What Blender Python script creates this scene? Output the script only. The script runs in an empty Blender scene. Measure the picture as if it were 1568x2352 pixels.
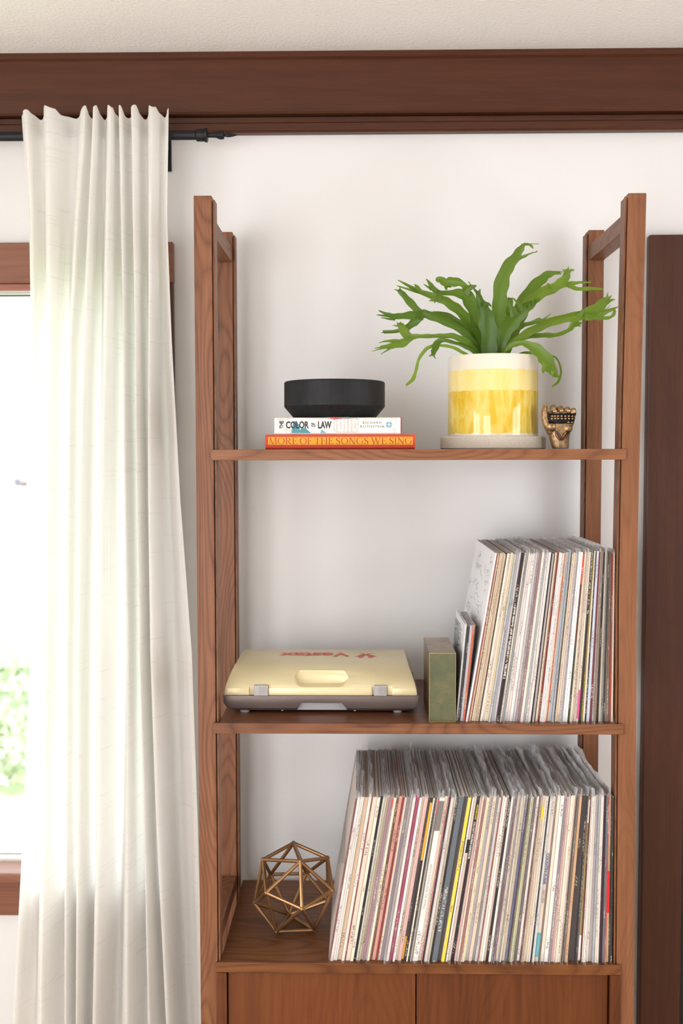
import bpy, bmesh, math, random
import numpy as np
from mathutils import Vector, Matrix, noise as mnoise

random.seed(7)
SC = bpy.context.scene
COL = SC.collection

# ------------------------------------------------------------------ camera
CAMX, CAMD, CAMZ = -0.1031, 1.9124, 1.5856
YAW, PIT, ROL, FPX = -0.0178, -0.0532, -0.0016, 2430.15
Fw = Vector((math.sin(YAW) * math.cos(PIT), math.cos(YAW) * math.cos(PIT), math.sin(PIT)))
R0 = Vector((math.cos(YAW), -math.sin(YAW), 0))
U0 = R0.cross(Fw)
Rt = R0 * math.cos(ROL) + U0 * math.sin(ROL)
Up = U0 * math.cos(ROL) - R0 * math.sin(ROL)
CAM = Vector((CAMX, -CAMD, CAMZ))
cd = bpy.data.cameras.new('camera')
cam = bpy.data.objects.new('camera', cd)
COL.objects.link(cam)
cam.matrix_world = Matrix(((Rt.x, Up.x, -Fw.x, CAM.x), (Rt.y, Up.y, -Fw.y, CAM.y), (Rt.z, Up.z, -Fw.z, CAM.z), (0, 0, 0, 1)))
cd.sensor_fit = 'VERTICAL'
cd.sensor_height = 36.0
cd.sensor_width = 24.0
cd.lens = FPX * 36.0 / 2352.0
cd.clip_start = 0.05
cd.clip_end = 300
cd.dof.use_dof = True
cd.dof.focus_distance = 1.98
cd.dof.aperture_fstop = 3.2
SC.camera = cam


def P(u, v, Y):
    """world point on the plane y = Y seen at photo pixel (u, v)"""
    d = Fw + Rt * ((u - 784) / FPX) + Up * ((1176 - v) / FPX)
    return CAM + d * ((Y - CAM.y) / d.y)


# ------------------------------------------------------------------ light
SC.view_settings.view_transform = 'Standard'
SC.view_settings.look = 'None'
SC.view_settings.gamma = 1.0
SC.view_settings.use_curve_mapping = False
SC.view_settings.exposure = -0.36
W = bpy.data.worlds.new('overcast_sky')
SC.world = W
W.use_nodes = True
W.node_tree.nodes['Background'].inputs[0].default_value = (0.93, 0.97, 1.0, 1)
W.node_tree.nodes['Background'].inputs[1].default_value = 6.2
cy = SC.cycles
cy.max_bounces, cy.diffuse_bounces, cy.glossy_bounces, cy.transmission_bounces, cy.transparent_max_bounces = 5, 4, 2, 4, 10
cy.caustics_reflective = cy.caustics_refractive = False

RX0, RX1, RY0, WALL, CEIL = -2.35, 2.15, -3.7, 0.39, 2.431


def area(name, loc, rot, sx, sy, power, col, portal=False):
    l = bpy.data.lights.new(name, 'AREA')
    l.shape = 'RECTANGLE'
    l.size, l.size_y = sx, sy
    l.energy = power
    l.color = col
    if portal:
        l.cycles.is_portal = True
    o = bpy.data.objects.new(name, l)
    o.location = loc
    o.rotation_euler = rot
    COL.objects.link(o)
    return o


R90 = math.pi / 2
DAY = (1.0, 0.992, 0.985)
# daylight entering through the room's other windows (left wall, right wall, wall behind the camera)
area('daylight_left_window', (RX0 - 0.10, -2.2, 1.3), (0, -R90, 0), 1.75, 1.35, 25, DAY)
area('daylight_right_window', (RX1 + 0.10, -1.45, 1.3), (0, R90, 0), 1.75, 1.2, 20, DAY)
area('daylight_rear_window', (-1.45, RY0 - 0.10, 1.15), (R90, 0, 0), 1.5, 2.05, 33, DAY)
area('window_portal', (P(300, 1300, WALL).x - 0.625, WALL + 0.142, 1.30), (-R90, 0, 0), 1.27, 1.32, 1, (1, 1, 1), True)


# ------------------------------------------------------------------ helpers
def lin(c):
    return tuple((x / 12.92 if x <= 0.04045 else ((x + 0.055) / 1.055) ** 2.4) for x in c)


def C(r, g, b):
    return lin((r / 255, g / 255, b / 255)) + (1.0,)


def mat(name, color=(0.8, 0.8, 0.8, 1), rough=0.5, metal=0.0, **kw):
    m = bpy.data.materials.new(name)
    m.use_nodes = True
    b = m.node_tree.nodes['Principled BSDF']
    b.inputs['Base Color'].default_value = color
    b.inputs['Roughness'].default_value = rough
    b.inputs['Metallic'].default_value = metal
    for k, v in kw.items():
        b.inputs[k].default_value = v
    return m


class N:
    """tiny node-graph helper"""
    def __init__(s, m):
        s.t = m.node_tree
        s.b = s.t.nodes.get('Principled BSDF')
        s.out = s.t.nodes.get('Material Output')

    def n(s, typ, props=None, **ins):
        x = s.t.nodes.new(typ)
        for k, v in (props or {}).items():
            setattr(x, k, v)
        for k, v in ins.items():
            k = k.replace('_', ' ')
            if k.isdigit():
                k = int(k)
            if hasattr(v, 'is_output'):
                s.t.links.new(v, x.inputs[k])
            else:
                x.inputs[k].default_value = v
        return x

    def link(s, a, b):
        s.t.links.new(a, b)

    def coord(s, kind='Object', scale=(1, 1, 1), rnd=0.0, rot=(0, 0, 0)):
        tc = s.n('ShaderNodeTexCoord')
        v = tc.outputs[kind]
        if rnd:
            oi = s.n('ShaderNodeObjectInfo')
            mu = s.n('ShaderNodeMath', {'operation': 'MULTIPLY'}, **{'0': oi.outputs['Random'], '1': rnd})
            ad = s.n('ShaderNodeVectorMath', {'operation': 'ADD'}, **{'0': v})
            s.link(mu.outputs[0], ad.inputs[1])
            v = ad.outputs[0]
        mp = s.n('ShaderNodeMapping', Scale=scale, Rotation=rot)
        s.link(v, mp.inputs['Vector'])
        return mp.outputs[0]

    def noise(s, vec, scale=5, detail=3, rough=0.5, dist=0.0):
        return s.n('ShaderNodeTexNoise', Vector=vec, Scale=scale, Detail=detail, Roughness=rough, Distortion=dist).outputs['Fac']

    def ramp(s, fac, stops):
        r = s.n('ShaderNodeValToRGB', Fac=fac)
        e = r.color_ramp.elements
        while len(e) < len(stops):
            e.new(0.5)
        for i, (p, c) in enumerate(stops):
            e[i].position = p
            e[i].color = c
        return r.outputs[0]

    def math(s, op, a, b=0.0, clamp=False):
        return s.n('ShaderNodeMath', {'operation': op, 'use_clamp': clamp}, **{'0': a, '1': b}).outputs[0]

    def mix(s, f, a, b, blend='MIX'):
        x = s.n('ShaderNodeMix', {'data_type': 'RGBA', 'blend_type': blend})
        for i, v in ((0, f), (6, a), (7, b)):
            if hasattr(v, 'is_output'):
                s.link(v, x.inputs[i])
            else:
                x.inputs[i].default_value = v
        return x.outputs[2]

    def bump(s, h, strength=0.2, dist=0.002):
        bp = s.n('ShaderNodeBump', Strength=strength, Distance=dist, Height=h)
        s.link(bp.outputs[0], s.b.inputs['Normal'])

    def base(s, c):
        s.link(c, s.b.inputs['Base Color'])


def wood(name, axis, dark, mid, light, rough=0.42, scale=1.0, figure=1.0):
    m = mat(name, mid, rough)
    m.node_tree.nodes['Principled BSDF'].inputs['Specular IOR Level'].default_value = 0.3
    g = N(m)
    along, across = 1.4 * scale, 34 * scale
    sc = [across] * 3
    sc['XYZ'.index(axis)] = along
    v = g.coord('Object', tuple(sc), rnd=7.3)
    big = g.noise(v, 0.22, 2, 0.5, 0.3)
    # growth-ring figure: contour bands of a stretched low-frequency field
    sc2 = [11 * scale] * 3
    sc2['XYZ'.index(axis)] = 2.1 * scale
    v2 = g.coord('Object', tuple(sc2), rnd=3.1)
    field = g.noise(v2, 0.75, 1.5, 0.4, 0.25)
    band = g.math('MULTIPLY', field, 34.0)
    fr = g.math('FRACT', band)
    line = g.math('POWER', g.math('SUBTRACT', 1.0, g.math('ABSOLUTE', g.math('SUBTRACT', g.math('MULTIPLY', fr, 2.0), 1.0))), 2.5)
    fine = g.noise(v, 3.2, 3, 0.65)
    pore = g.noise(v, 9.0, 1, 0.6)
    f = g.math('MULTIPLY', line, -0.22 * figure)
    f = g.math('ADD', f, g.math('MULTIPLY', fine, 0.55))
    f = g.math('ADD', f, g.math('MULTIPLY', big, 0.55))
    f = g.math('ADD', f, g.math('MULTIPLY', pore, 0.16), True)
    col = g.ramp(f, [(0.22, dark), (0.52, mid), (0.80, light)])
    g.base(col)
    return m


M = {}
WD, WM, WL = C(68, 41, 27), C(113, 71, 47), C(138, 91, 62)
M['wood_z'] = wood('walnut_vertical', 'Z', WD, WM, WL)
M['wood_zr'] = wood('walnut_straight_grain', 'Z', WD, WM, WL, figure=0.35)
M['wood_x'] = wood('walnut_horizontal', 'X', WD, WM, WL)
M['wood_y'] = wood('walnut_depth', 'Y', WD, WM, WL)
M['wood_dark'] = wood('walnut_shelf_top', 'X', C(62, 36, 26), C(104, 64, 44), C(132, 86, 60), rough=0.30)
M['cab_z'] = wood('cabinet_walnut_vertical', 'Z', C(54, 27, 11), C(92, 48, 22), C(112, 62, 31), scale=0.7, figure=0.4)
M['cab_x'] = wood('cabinet_walnut_horizontal', 'X', C(66, 36, 17), C(106, 63, 33), C(130, 82, 46), scale=0.7)
M['beam'] = wood('dark_stained_trim', 'X', C(46, 24, 14), C(70, 37, 22), C(84, 47, 30), rough=0.38, scale=0.6, figure=0.25)
M['casing'] = wood('dark_stained_casing', 'Z', C(50, 27, 19), C(72, 41, 30), C(86, 51, 36), rough=0.36, scale=0.6, figure=0.25)
M['casing_x'] = wood('dark_stained_window_casing', 'X', C(78, 46, 34), C(118, 74, 56), C(138, 92, 72), rough=0.36, scale=0.6, figure=0.4)


def plaster(name, col, bump, scale):
    m = mat(name, col, 0.85)
    g = N(m)
    v = g.coord('Object')
    b = g.noise(v, 2.2, 1)
    lo = tuple(x * 0.955 for x in col[:3]) + (1,)
    g.base(g.mix(b, lo, col))
    if bump > 0.3:
        g.bump(g.noise(v, scale, 3, 0.6), bump, 0.004)
    return m


M['wall'] = plaster('painted_plaster', C(229, 227, 227), 0.10, 70)
M['ceiling'] = plaster('textured_ceiling_paint', C(246, 244, 241), 0.55, 130)
M['floor'] = wood('oak_floor', 'Y', C(150, 118, 88), C(196, 166, 134), C(214, 188, 158))
M['white_paint'] = mat('white_sash_paint', C(240, 240, 238), 0.4)
M['black_iron'] = mat('black_iron', C(34, 34, 38), 0.45, 0.6)
M['dark_void'] = mat('dark_door', C(20, 14, 12), 0.6)

ORG = {}


def root(name, loc, label=None, cat=None, group=None, kind=None):
    o = bpy.data.objects.new(name, None)
    o.empty_display_size = 0.05
    o.location = loc
    COL.objects.link(o)
    ORG[o.name] = Vector(loc)
    tag(o, label, cat, group, kind)
    return o


def tag(o, label=None, cat=None, group=None, kind=None):
    if label:
        o['label'] = label
    if cat:
        o['category'] = cat
    if group:
        o['group'] = group
    if kind:
        o['kind'] = kind
    return o


def mk(name, V, F, m, parent=None, loc=None, smooth=False, bevel=0.0, seg=2, mats=None, fm=None, uv=None, label=None):
    """V in world space; the object's origin is its thing's base"""
    if parent is not None:
        org = ORG[parent.name]
    else:
        org = Vector(loc) if loc is not None else Vector((0, 0, 0))
    me = bpy.data.meshes.new(name)
    me.from_pydata([tuple(Vector(v) - org) for v in V], [], F)
    for mm in (mats or [m]):
        me.materials.append(mm)
    if fm is not None:
        me.polygons.foreach_set('material_index', fm)
    if uv is not None:
        ul = me.uv_layers.new(name='uv')
        for i, c in enumerate(uv):
            ul.data[i].uv = c
    if smooth:
        me.polygons.foreach_set('use_smooth', [True] * len(me.polygons))
    me.update()
    o = bpy.data.objects.new(name, me)
    COL.objects.link(o)
    if parent is not None:
        o.parent = parent
    else:
        o.location = org
    ORG[o.name] = org
    if bevel > 0:
        b = o.modifiers.new('bevel', 'BEVEL')
        b.width = bevel
        b.segments = seg
        b.limit_method = 'ANGLE'
    if label:
        o['label'] = label
    return o


def box(x0, x1, y0, y1, z0, z1):
    V = [(x0, y0, z0), (x1, y0, z0), (x1, y1, z0), (x0, y1, z0), (x0, y0, z1), (x1, y0, z1), (x1, y1, z1), (x0, y1, z1)]
    F = [(0, 3, 2, 1), (4, 5, 6, 7), (0, 1, 5, 4), (1, 2, 6, 5), (2, 3, 7, 6), (3, 0, 4, 7)]
    return V, F


def join(parts):
    V, F = [], []
    for v, f in parts:
        k = len(V)
        V += list(v)
        F += [tuple(i + k for i in q) for q in f]
    return V, F


def prism(pts, axis, a, b):
    """extrude a 2-D polygon along an axis; pts are the other two coordinates in order"""
    def mkp(p, t):
        return {'X': (t, p[0], p[1]), 'Y': (p[0], t, p[1]), 'Z': (p[0], p[1], t)}[axis]
    n = len(pts)
    V = [mkp(p, a) for p in pts] + [mkp(p, b) for p in pts]
    F = [tuple(range(n))[::-1], tuple(range(n, 2 * n))] + [(i, (i + 1) % n, n + (i + 1) % n, n + i) for i in range(n)]
    return V, F


def lathe(prof, cx, cy, n=48, close=False):
    V, F = [], []
    for r, z in prof:
        for i in range(n):
            a = 2 * math.pi * i / n
            V.append((cx + r * math.cos(a), cy + r * math.sin(a), z))
    for j in range(len(prof) - 1):
        for i in range(n):
            k = (i + 1) % n
            F.append((j * n + i, j * n + k, (j + 1) * n + k, (j + 1) * n + i))
    F.append(tuple(range(n))[::-1])
    m = (len(prof) - 1) * n
    F.append(tuple(range(m, m + n)))
    return V, F


def tube(pts, rad, n=10, closed_ends=True):
    pts = [Vector(p) for p in pts]
    if not hasattr(rad, '__len__'):
        rad = [rad] * len(pts)
    V, F = [], []
    t = (pts[1] - pts[0]).normalized()
    a = t.orthogonal().normalized()
    for i, p in enumerate(pts):
        if 0 < i < len(pts) - 1:
            t = (pts[i + 1] - pts[i - 1]).normalized()
        elif i:
            t = (pts[i] - pts[i - 1]).normalized()
        a = (a - t * a.dot(t)).normalized()
        b = t.cross(a)
        for k in range(n):
            w = 2 * math.pi * k / n
            V.append(p + (a * math.cos(w) + b * math.sin(w)) * rad[i])
    for i in range(len(pts) - 1):
        for k in range(n):
            q = (k + 1) % n
            F.append((i * n + k, i * n + q, (i + 1) * n + q, (i + 1) * n + k))
    if closed_ends:
        F.append(tuple(range(n))[::-1])
        F.append(tuple(range((len(pts) - 1) * n, len(pts) * n)))
    return V, F


def lathe_x(prof, cy, cz, n=20):
    """profile of (x, r) turned about a line parallel to X"""
    V, F = [], []
    for x, r in prof:
        for i in range(n):
            a = 2 * math.pi * i / n
            V.append((x, cy + r * math.cos(a), cz + r * math.sin(a)))
    for j in range(len(prof) - 1):
        for i in range(n):
            k = (i + 1) % n
            F.append((j * n + i, j * n + k, (j + 1) * n + k, (j + 1) * n + i))
    F.append(tuple(range(n))[::-1])
    m = (len(prof) - 1) * n
    F.append(tuple(range(m, m + n)))
    return V, F


def bake(o):
    """freeze the modifiers of o into its mesh"""
    dg = bpy.context.evaluated_depsgraph_get()
    me = bpy.data.meshes.new_from_object(o.evaluated_get(dg))
    old = o.data
    o.modifiers.clear()
    o.data = me
    bpy.data.meshes.remove(old)


def struct(name, V, F, m, loc=(0, 0, 0), parent=None, bevel=0.0, label=None, **k):
    o = mk(name, V, F, m, parent, loc, bevel=bevel, **k)
    if parent is None:
        tag(o, label, None, None, 'structure')
    return o


def text_raw(body, offset=0.0, spacing=1.0):
    c = bpy.data.curves.new('t', 'FONT')
    c.body = body
    c.size = 1.0
    c.offset = offset
    c.space_character = spacing
    c.resolution_u = 3
    o = bpy.data.objects.new('t', c)
    COL.objects.link(o)
    dg = bpy.context.evaluated_depsgraph_get()
    dg.update()
    me = bpy.data.meshes.new_from_object(o.evaluated_get(dg))
    V = [(v.co.x, v.co.y) for v in me.vertices]
    F = [tuple(p.vertices) for p in me.polygons]
    bpy.data.objects.remove(o)
    bpy.data.curves.remove(c)
    bpy.data.meshes.remove(me)
    return V, F


def lettering(name, flat, origin, right, up, width, height, m, parent, label=None):
    """flat (V2, F) scaled into width x height from origin along right / up"""
    V, F = flat
    xs = [v[0] for v in V]
    ys = [v[1] for v in V]
    x0, x1, y0, y1 = min(xs), max(xs), min(ys), max(ys)
    origin, right, up = Vector(origin), Vector(right).normalized(), Vector(up).normalized()
    W3 = [origin + right * ((x - x0) / (x1 - x0) * width) + up * ((y - y0) / (y1 - y0) * height) for x, y in V]
    return mk(name, W3, F, m, parent, label=label)


# ================================================================== the room
WT = 0.14
# window opening in the wall behind the shelf
ow_r = P(300, 1300, WALL).x
ow_l = ow_r - 1.25
oz_t = P(30, 664, WALL).z
oz_b = P(30, 2010, WALL).z
DOOR_L = P(1562, 1500, WALL).x
DOOR_R = DOOR_L + 0.8
door_top = P(1530, 640, WALL).z
X0, X1 = RX0 - 0.1, RX1 + 0.1
parts = [box(X0, ow_l, WALL, WALL + WT, 0, CEIL), box(ow_r, DOOR_L, WALL, WALL + WT, 0, CEIL), box(DOOR_R, X1, WALL, WALL + WT, 0, CEIL),
         box(ow_l, ow_r, WALL, WALL + WT, 0, oz_b), box(ow_l, ow_r, WALL, WALL + WT, oz_t, CEIL),
         box(DOOR_L, DOOR_R, WALL, WALL + WT, door_top, CEIL)]
struct('wall_back', *join(parts), M['wall'])


def holed_wall(name, axis, c0, c1, a0, a1, h0, h1, z0, z1):
    """side or front wall with one window opening"""
    def b(p, q, r, s):
        return box(c0, c1, p, q, r, s) if axis == 'X' else box(p, q, c0, c1, r, s)
    struct(name, *join([b(a0, h0, 0, CEIL), b(h1, a1, 0, CEIL), b(h0, h1, 0, z0), b(h0, h1, z1, CEIL)]), M['wall'])


holed_wall('wall_left', 'X', RX0 - 0.1, RX0, RY0, WALL, -2.9, -1.5, 0.4, 2.2)
holed_wall('wall_right', 'X', RX1, RX1 + 0.1, RY0, WALL, -2.1, -0.8, 0.4, 2.2)
holed_wall('wall_front', 'Y', RY0 - 0.1, RY0, RX0 - 0.1, RX1 + 0.1, -2.2, -0.7, 0.1, 2.2)
struct('floor', *box(X0, X1, RY0 - 0.1, WALL + WT, -0.08, 0), M['floor'])
struct('ceiling', *box(X0, X1, RY0 - 0.1, WALL + WT, CEIL, CEIL + 0.08), M['ceiling'])

# muntins of the unseen windows (they show up as the barred highlights on the glazed pot)
def far_window(name, axis, c, a0, a1, z0, z1, nv, label):
    r = root(name, (c if axis == 'X' else (a0 + a1) / 2, c if axis == 'Y' else (a0 + a1) / 2, z0), label, None, None, 'structure')
    def b(p, q, s, t):
        return box(c - 0.02, c + 0.02, p, q, s, t) if axis == 'X' else box(p, q, c - 0.02, c + 0.02, s, t)
    fr = [b(a0, a0 + 0.05, z0, z1), b(a1 - 0.05, a1, z0, z1), b(a0, a1, z0, z0 + 0.05), b(a0, a1, z1 - 0.05, z1)]
    mk('window_frame', *join(fr), M['white_paint'], r)
    for i in range(nv):
        x = a0 + (a1 - a0) * (i + 1) / (nv + 1)
        mk('muntin', *b(x - 0.025, x + 0.025, z0 + 0.05, z1 - 0.05), M['white_paint'], r)
    zm = (z0 + z1) / 2
    mk('meeting_rail', *b(a0 + 0.05, a1 - 0.05, zm - 0.02, zm + 0.02), M['white_paint'], r)


far_window('window_2', 'X', RX0 - 0.04, -2.9, -1.5, 0.4, 2.2, 1, 'white sash window in the side wall at left')
far_window('window_3', 'X', RX1 + 0.04, -2.1, -0.8, 0.4, 2.2, 1, 'white sash window in the side wall at right')
far_window('window_4', 'Y', RY0 - 0.04, -2.2, -0.7, 0.1, 2.2, 1, 'wide white sash window in the wall behind the viewer')

# crown: wide dark board under the ceiling, thinner moulding below it
yb = 0.352
zt, zb_ = CEIL, P(784, 259, yb).z
prof = [(WALL, zb_), (yb + 0.003, zb_), (yb, zb_ + 0.004), (yb, zt - 0.016), (yb - 0.006, zt - 0.012), (yb - 0.006, zt), (WALL, zt)]
struct('trim_1', *prism(prof, 'X', RX0, RX1), M['beam'], label='wide dark brown wooden board running along the wall under the ceiling')
yl = 0.366
zl0 = P(784, 302, yl).z
prof = [(WALL, zl0), (yl + 0.004, zl0), (yl, zl0 + 0.004), (yl, zl0 + 0.018), (yl + 0.003, zl0 + 0.021), (yl + 0.003, zb_ - 0.003), (WALL, zb_ - 0.003)]
struct('trim_2', *prism(prof, 'X', RX0, RX1), M['beam'], label='narrow dark brown moulding below the wide board under the ceiling')

# door casing at the right edge and the dark door inside it
yc = WALL - 0.024
cx0 = P(1481, 1300, yc).x
cz1 = P(1530, 538, yc).z
struct('trim_3', *box(cx0, DOOR_L + 0.004, yc, WALL, 0, cz1), M['casing'], bevel=0.004, label='tall dark brown door casing board at the right edge beside the shelf')
struct('trim_4', *box(DOOR_L + 0.004, DOOR_R + 0.09, yc + 0.001, WALL, door_top - 0.003, cz1), M['casing_x'], label='dark brown head casing over the door at the right edge')
dr = root('door_1', ((DOOR_L + DOOR_R) / 2, WALL + 0.07, 0), 'dark door standing in the opening at the lower right edge', None, None, 'structure')
mk('door_panel', *box(DOOR_L + 0.002, DOOR_R - 0.002, WALL + 0.05, WALL + 0.09, 0.004, door_top - 0.004), M['dark_void'], dr)
mk('door_knob', *lathe([(0.006, 0), (0.006, 0.001), (0.022, 0.004), (0.026, 0.02), (0.016, 0.03)], DOOR_R - 0.07, WALL + 0.02, 16), M['black_iron'], dr).location.z = 0.95

# ------------------------------------------------------------------ window_1
win = root('window_1', ((ow_l + ow_r) / 2, WALL, oz_b), 'bright window with brown wooden casing half hidden behind the white curtain', None, None, 'structure')
yw = WALL - 0.022
co_r = P(397, 640, yw).x
co_l = ow_l - (co_r - ow_r)
ct1 = P(30, 557, yw).z
ct0 = P(30, 650, yw).z
mk('head_casing', *box(co_l, co_r, yw, WALL, ct0, ct1), M['casing_x'], win, bevel=0.002)
mk('side_casing', *box(ow_r - 0.004, co_r - 0.001, yw + 0.001, WALL, oz_b + 0.001, ct0 - 0.0005), M['casing'], win, bevel=0.002)
mk('side_casing', *box(co_l + 0.001, ow_l + 0.004, yw + 0.001, WALL, oz_b + 0.001, ct0 - 0.0005), M['casing'], win, bevel=0.002)
M['stop'] = wood('red_brown_stop', 'X', C(98, 52, 42), C(140, 84, 70), C(160, 104, 90), scale=0.6, figure=0.2)
mk('head_stop', *box(ow_l + 0.005, ow_r - 0.005, yw + 0.010, WALL, P(30, 668, WALL - 0.01).z, ct0 - 0.001), M['stop'], win)
# stool and apron
s1 = P(20, 2007, yw - 0.03).z
s2 = P(20, 2030, yw - 0.03).z
ap0 = P(20, 2103, yw).z
mk('stool', *box(co_l - 0.02, co_r + 0.02, yw - 0.03, WALL + 0.02, s2, s1), M['casing_x'], win, bevel=0.004)
mk('apron', *box(co_l + 0.01, co_r - 0.01, yw, WALL, ap0, s2 - 0.0005), M['casing_x'], win, bevel=0.002)
# sash: white frame, glass
ys = WALL + 0.05
zt_s, zb_s = P(30, 683, ys).z, P(30, 1944, ys).z
mk('sash_rail', *box(ow_l, ow_r, ys, ys + 0.035, zt_s, oz_t), M['white_paint'], win, bevel=0.002)
mk('sash_rail', *box(ow_l, ow_r, ys - 0.02, ys + 0.035, oz_b, zb_s - 0.018), M['white_paint'], win, bevel=0.002)
mk('sash_rail', *box(ow_l, ow_r, ys, ys + 0.035, zb_s - 0.017, zb_s), M['white_paint'], win, bevel=0.002)
mk('sash_stile', *box(ow_r - 0.045, ow_r, ys, ys + 0.035, zb_s + 0.0005, zt_s - 0.0005), M['white_paint'], win)
mk('sash_stile', *box(ow_l, ow_l + 0.045, ys, ys + 0.035, zb_s + 0.0005, zt_s - 0.0005), M['white_paint'], win)
gm = bpy.data.materials.new('window_glass')
gm.use_nodes = True
g = N(gm)
g.t.nodes.remove(g.b)
tr = g.n('ShaderNodeBsdfTransparent', Color=(0.97, 0.985, 0.975, 1))
gl = g.n('ShaderNodeBsdfGlossy', Roughness=0.02)
mx = g.n('ShaderNodeMixShader', Fac=0.04)
g.link(tr.outputs[0], mx.inputs[1])
g.link(gl.outputs[0], mx.inputs[2])
g.link(mx.outputs[0], g.out.inputs[0])
mk('pane', *box(ow_l + 0.046, ow_r - 0.046, ys + 0.015, ys + 0.019, zb_s + 0.001, zt_s - 0.001), gm, win)
M['green_strip'] = mat('green_weatherstrip', C(60, 90, 80), 0.5)
mk('weather_strip', *box(ow_l + 0.046, ow_r - 0.046, ys - 0.002, ys - 0.0002, zt_s + 0.002, zt_s + 0.005), M['green_strip'], win)

# ------------------------------------------------------------------ outside
GZ = -0.5
m = mat('lawn_grass', C(150, 170, 110), 0.9)
g = N(m)
v = g.coord('Object')
a = g.noise(v, 1.6, 5, 0.7)
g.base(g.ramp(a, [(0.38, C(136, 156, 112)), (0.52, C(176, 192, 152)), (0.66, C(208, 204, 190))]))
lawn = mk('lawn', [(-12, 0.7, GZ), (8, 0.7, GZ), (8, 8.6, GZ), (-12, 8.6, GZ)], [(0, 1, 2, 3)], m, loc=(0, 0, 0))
tag(lawn, kind='structure', label='pale green front lawn seen through the window')
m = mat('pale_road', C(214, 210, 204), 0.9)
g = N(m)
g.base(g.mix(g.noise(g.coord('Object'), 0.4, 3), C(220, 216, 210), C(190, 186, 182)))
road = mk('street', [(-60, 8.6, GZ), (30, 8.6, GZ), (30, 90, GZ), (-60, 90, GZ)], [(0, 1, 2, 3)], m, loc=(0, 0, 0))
tag(road, kind='structure', label='washed out pale street beyond the lawn')


def bush(name, c, r, h, n, col, label):
    V, F = [], []
    rg = random.Random(int(c[0] * 100))
    for i in range(n):
        th, ph, q = rg.uniform(0, 6.283), rg.uniform(0, 1.5), rg.uniform(0.55, 1)
        p = Vector((c[0] + r * q * math.cos(th) * math.cos(ph), c[1] + r * q * math.sin(th) * math.cos(ph), c[2] + h * q * math.sin(ph) + 0.02))
        d = Vector((rg.uniform(-1, 1), rg.uniform(-1, 1), rg.uniform(-0.2, 1))).normalized()
        s = d.orthogonal().normalized()
        L, wd = rg.uniform(0.06, 0.12), rg.uniform(0.02, 0.04)
        k = len(V)
        V += [p, p + d * L * 0.5 + s * wd, p + d * L, p + d * L * 0.5 - s * wd]
        F.append((k, k + 1, k + 2, k + 3))
    o = mk(name, V, F, col, loc=c)
    tag(o, label, 'bush')
    return o


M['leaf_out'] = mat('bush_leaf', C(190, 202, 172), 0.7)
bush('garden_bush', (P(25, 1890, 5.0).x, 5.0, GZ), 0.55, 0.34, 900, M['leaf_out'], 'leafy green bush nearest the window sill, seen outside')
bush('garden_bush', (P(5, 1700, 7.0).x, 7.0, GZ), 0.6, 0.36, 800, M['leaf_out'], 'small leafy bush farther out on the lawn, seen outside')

# red parked car far down the street
cp = P(5, 1178, 70.0)
car = root('parked_car', (cp.x, 70.0, GZ), 'pale red parked car far away across the street', 'car')
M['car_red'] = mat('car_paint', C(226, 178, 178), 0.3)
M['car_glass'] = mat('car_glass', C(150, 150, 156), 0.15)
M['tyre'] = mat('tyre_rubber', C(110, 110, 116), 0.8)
bx, by = cp.x, 70.0
pr = [(-2.1, .32), (2.1, .32), (2.15, .75), (1.25, .9), (.65, 1.38), (-1.1, 1.4), (-1.75, .95), (-2.15, .8)]
mk('body', *prism([(bx + a, GZ + b) for a, b in pr], 'Y', by - .8, by + .8), M['car_red'], car, bevel=0.05)
pr = [(1.05, .93), (.58, 1.32), (-1.0, 1.34), (-1.5, .97)]
mk('side_window', *prism([(bx + a, GZ + b) for a, b in pr], 'Y', by - .82, by - .801), M['car_glass'], car)
for sx in (-1.35, 1.35):
    for sy in (-.72, .72):
        V, F = lathe([(.3, -.1), (.32, -.05), (.32, .05), (.3, .1)], 0, 0, 20)
        V = [(bx + sx + a, by + sy + c, GZ + .32 + b) for a, b, c in V]
        mk('wheel', V, F, M['tyre'], car)

# ================================================================== shelving unit
H, Z1, Z2, Z3 = 2.050, 1.5969, 1.0980, 0.6494
HW, PW, PD = 0.40055, 0.0323, 0.034
DB, DS = 0.3074, 0.3766
unit = root('shelving_unit', (0, 0.19, 0), 'tall open walnut shelving unit with two shelves and a cabinet base', 'shelving unit')
ZS = [0.0, 0.5, 0.85, 1.15, 1.31, 1.50, 1.62, 1.82, 2.05]
BOW = [0.001, 0.001, -0.0005, -0.002, -0.0036, -0.0026, -0.0014, 0.0012, 0.004]


def strip_post(x0, x1, y0, y1, ztop, bow):
    V, F = [], []
    zs = [z for z in ZS if z < ztop - 0.01] + [ztop]
    bs = np.interp(zs, ZS, BOW) if bow else [0] * len(zs)
    for z, b in zip(zs, bs):
        V += [(x0 + b, y0, z), (x1 + b, y0, z), (x1 + b, y1, z), (x0 + b, y1, z)]
    n = len(zs)
    for j in range(n - 1):
        for k in range(4):
            q = (k + 1) % 4
            F.append((j * 4 + k, j * 4 + q, (j + 1) * 4 + q, (j + 1) * 4 + k))
    F += [(3, 2, 1, 0), tuple((n - 1) * 4 + k for k in range(4))]
    return V, F


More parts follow.
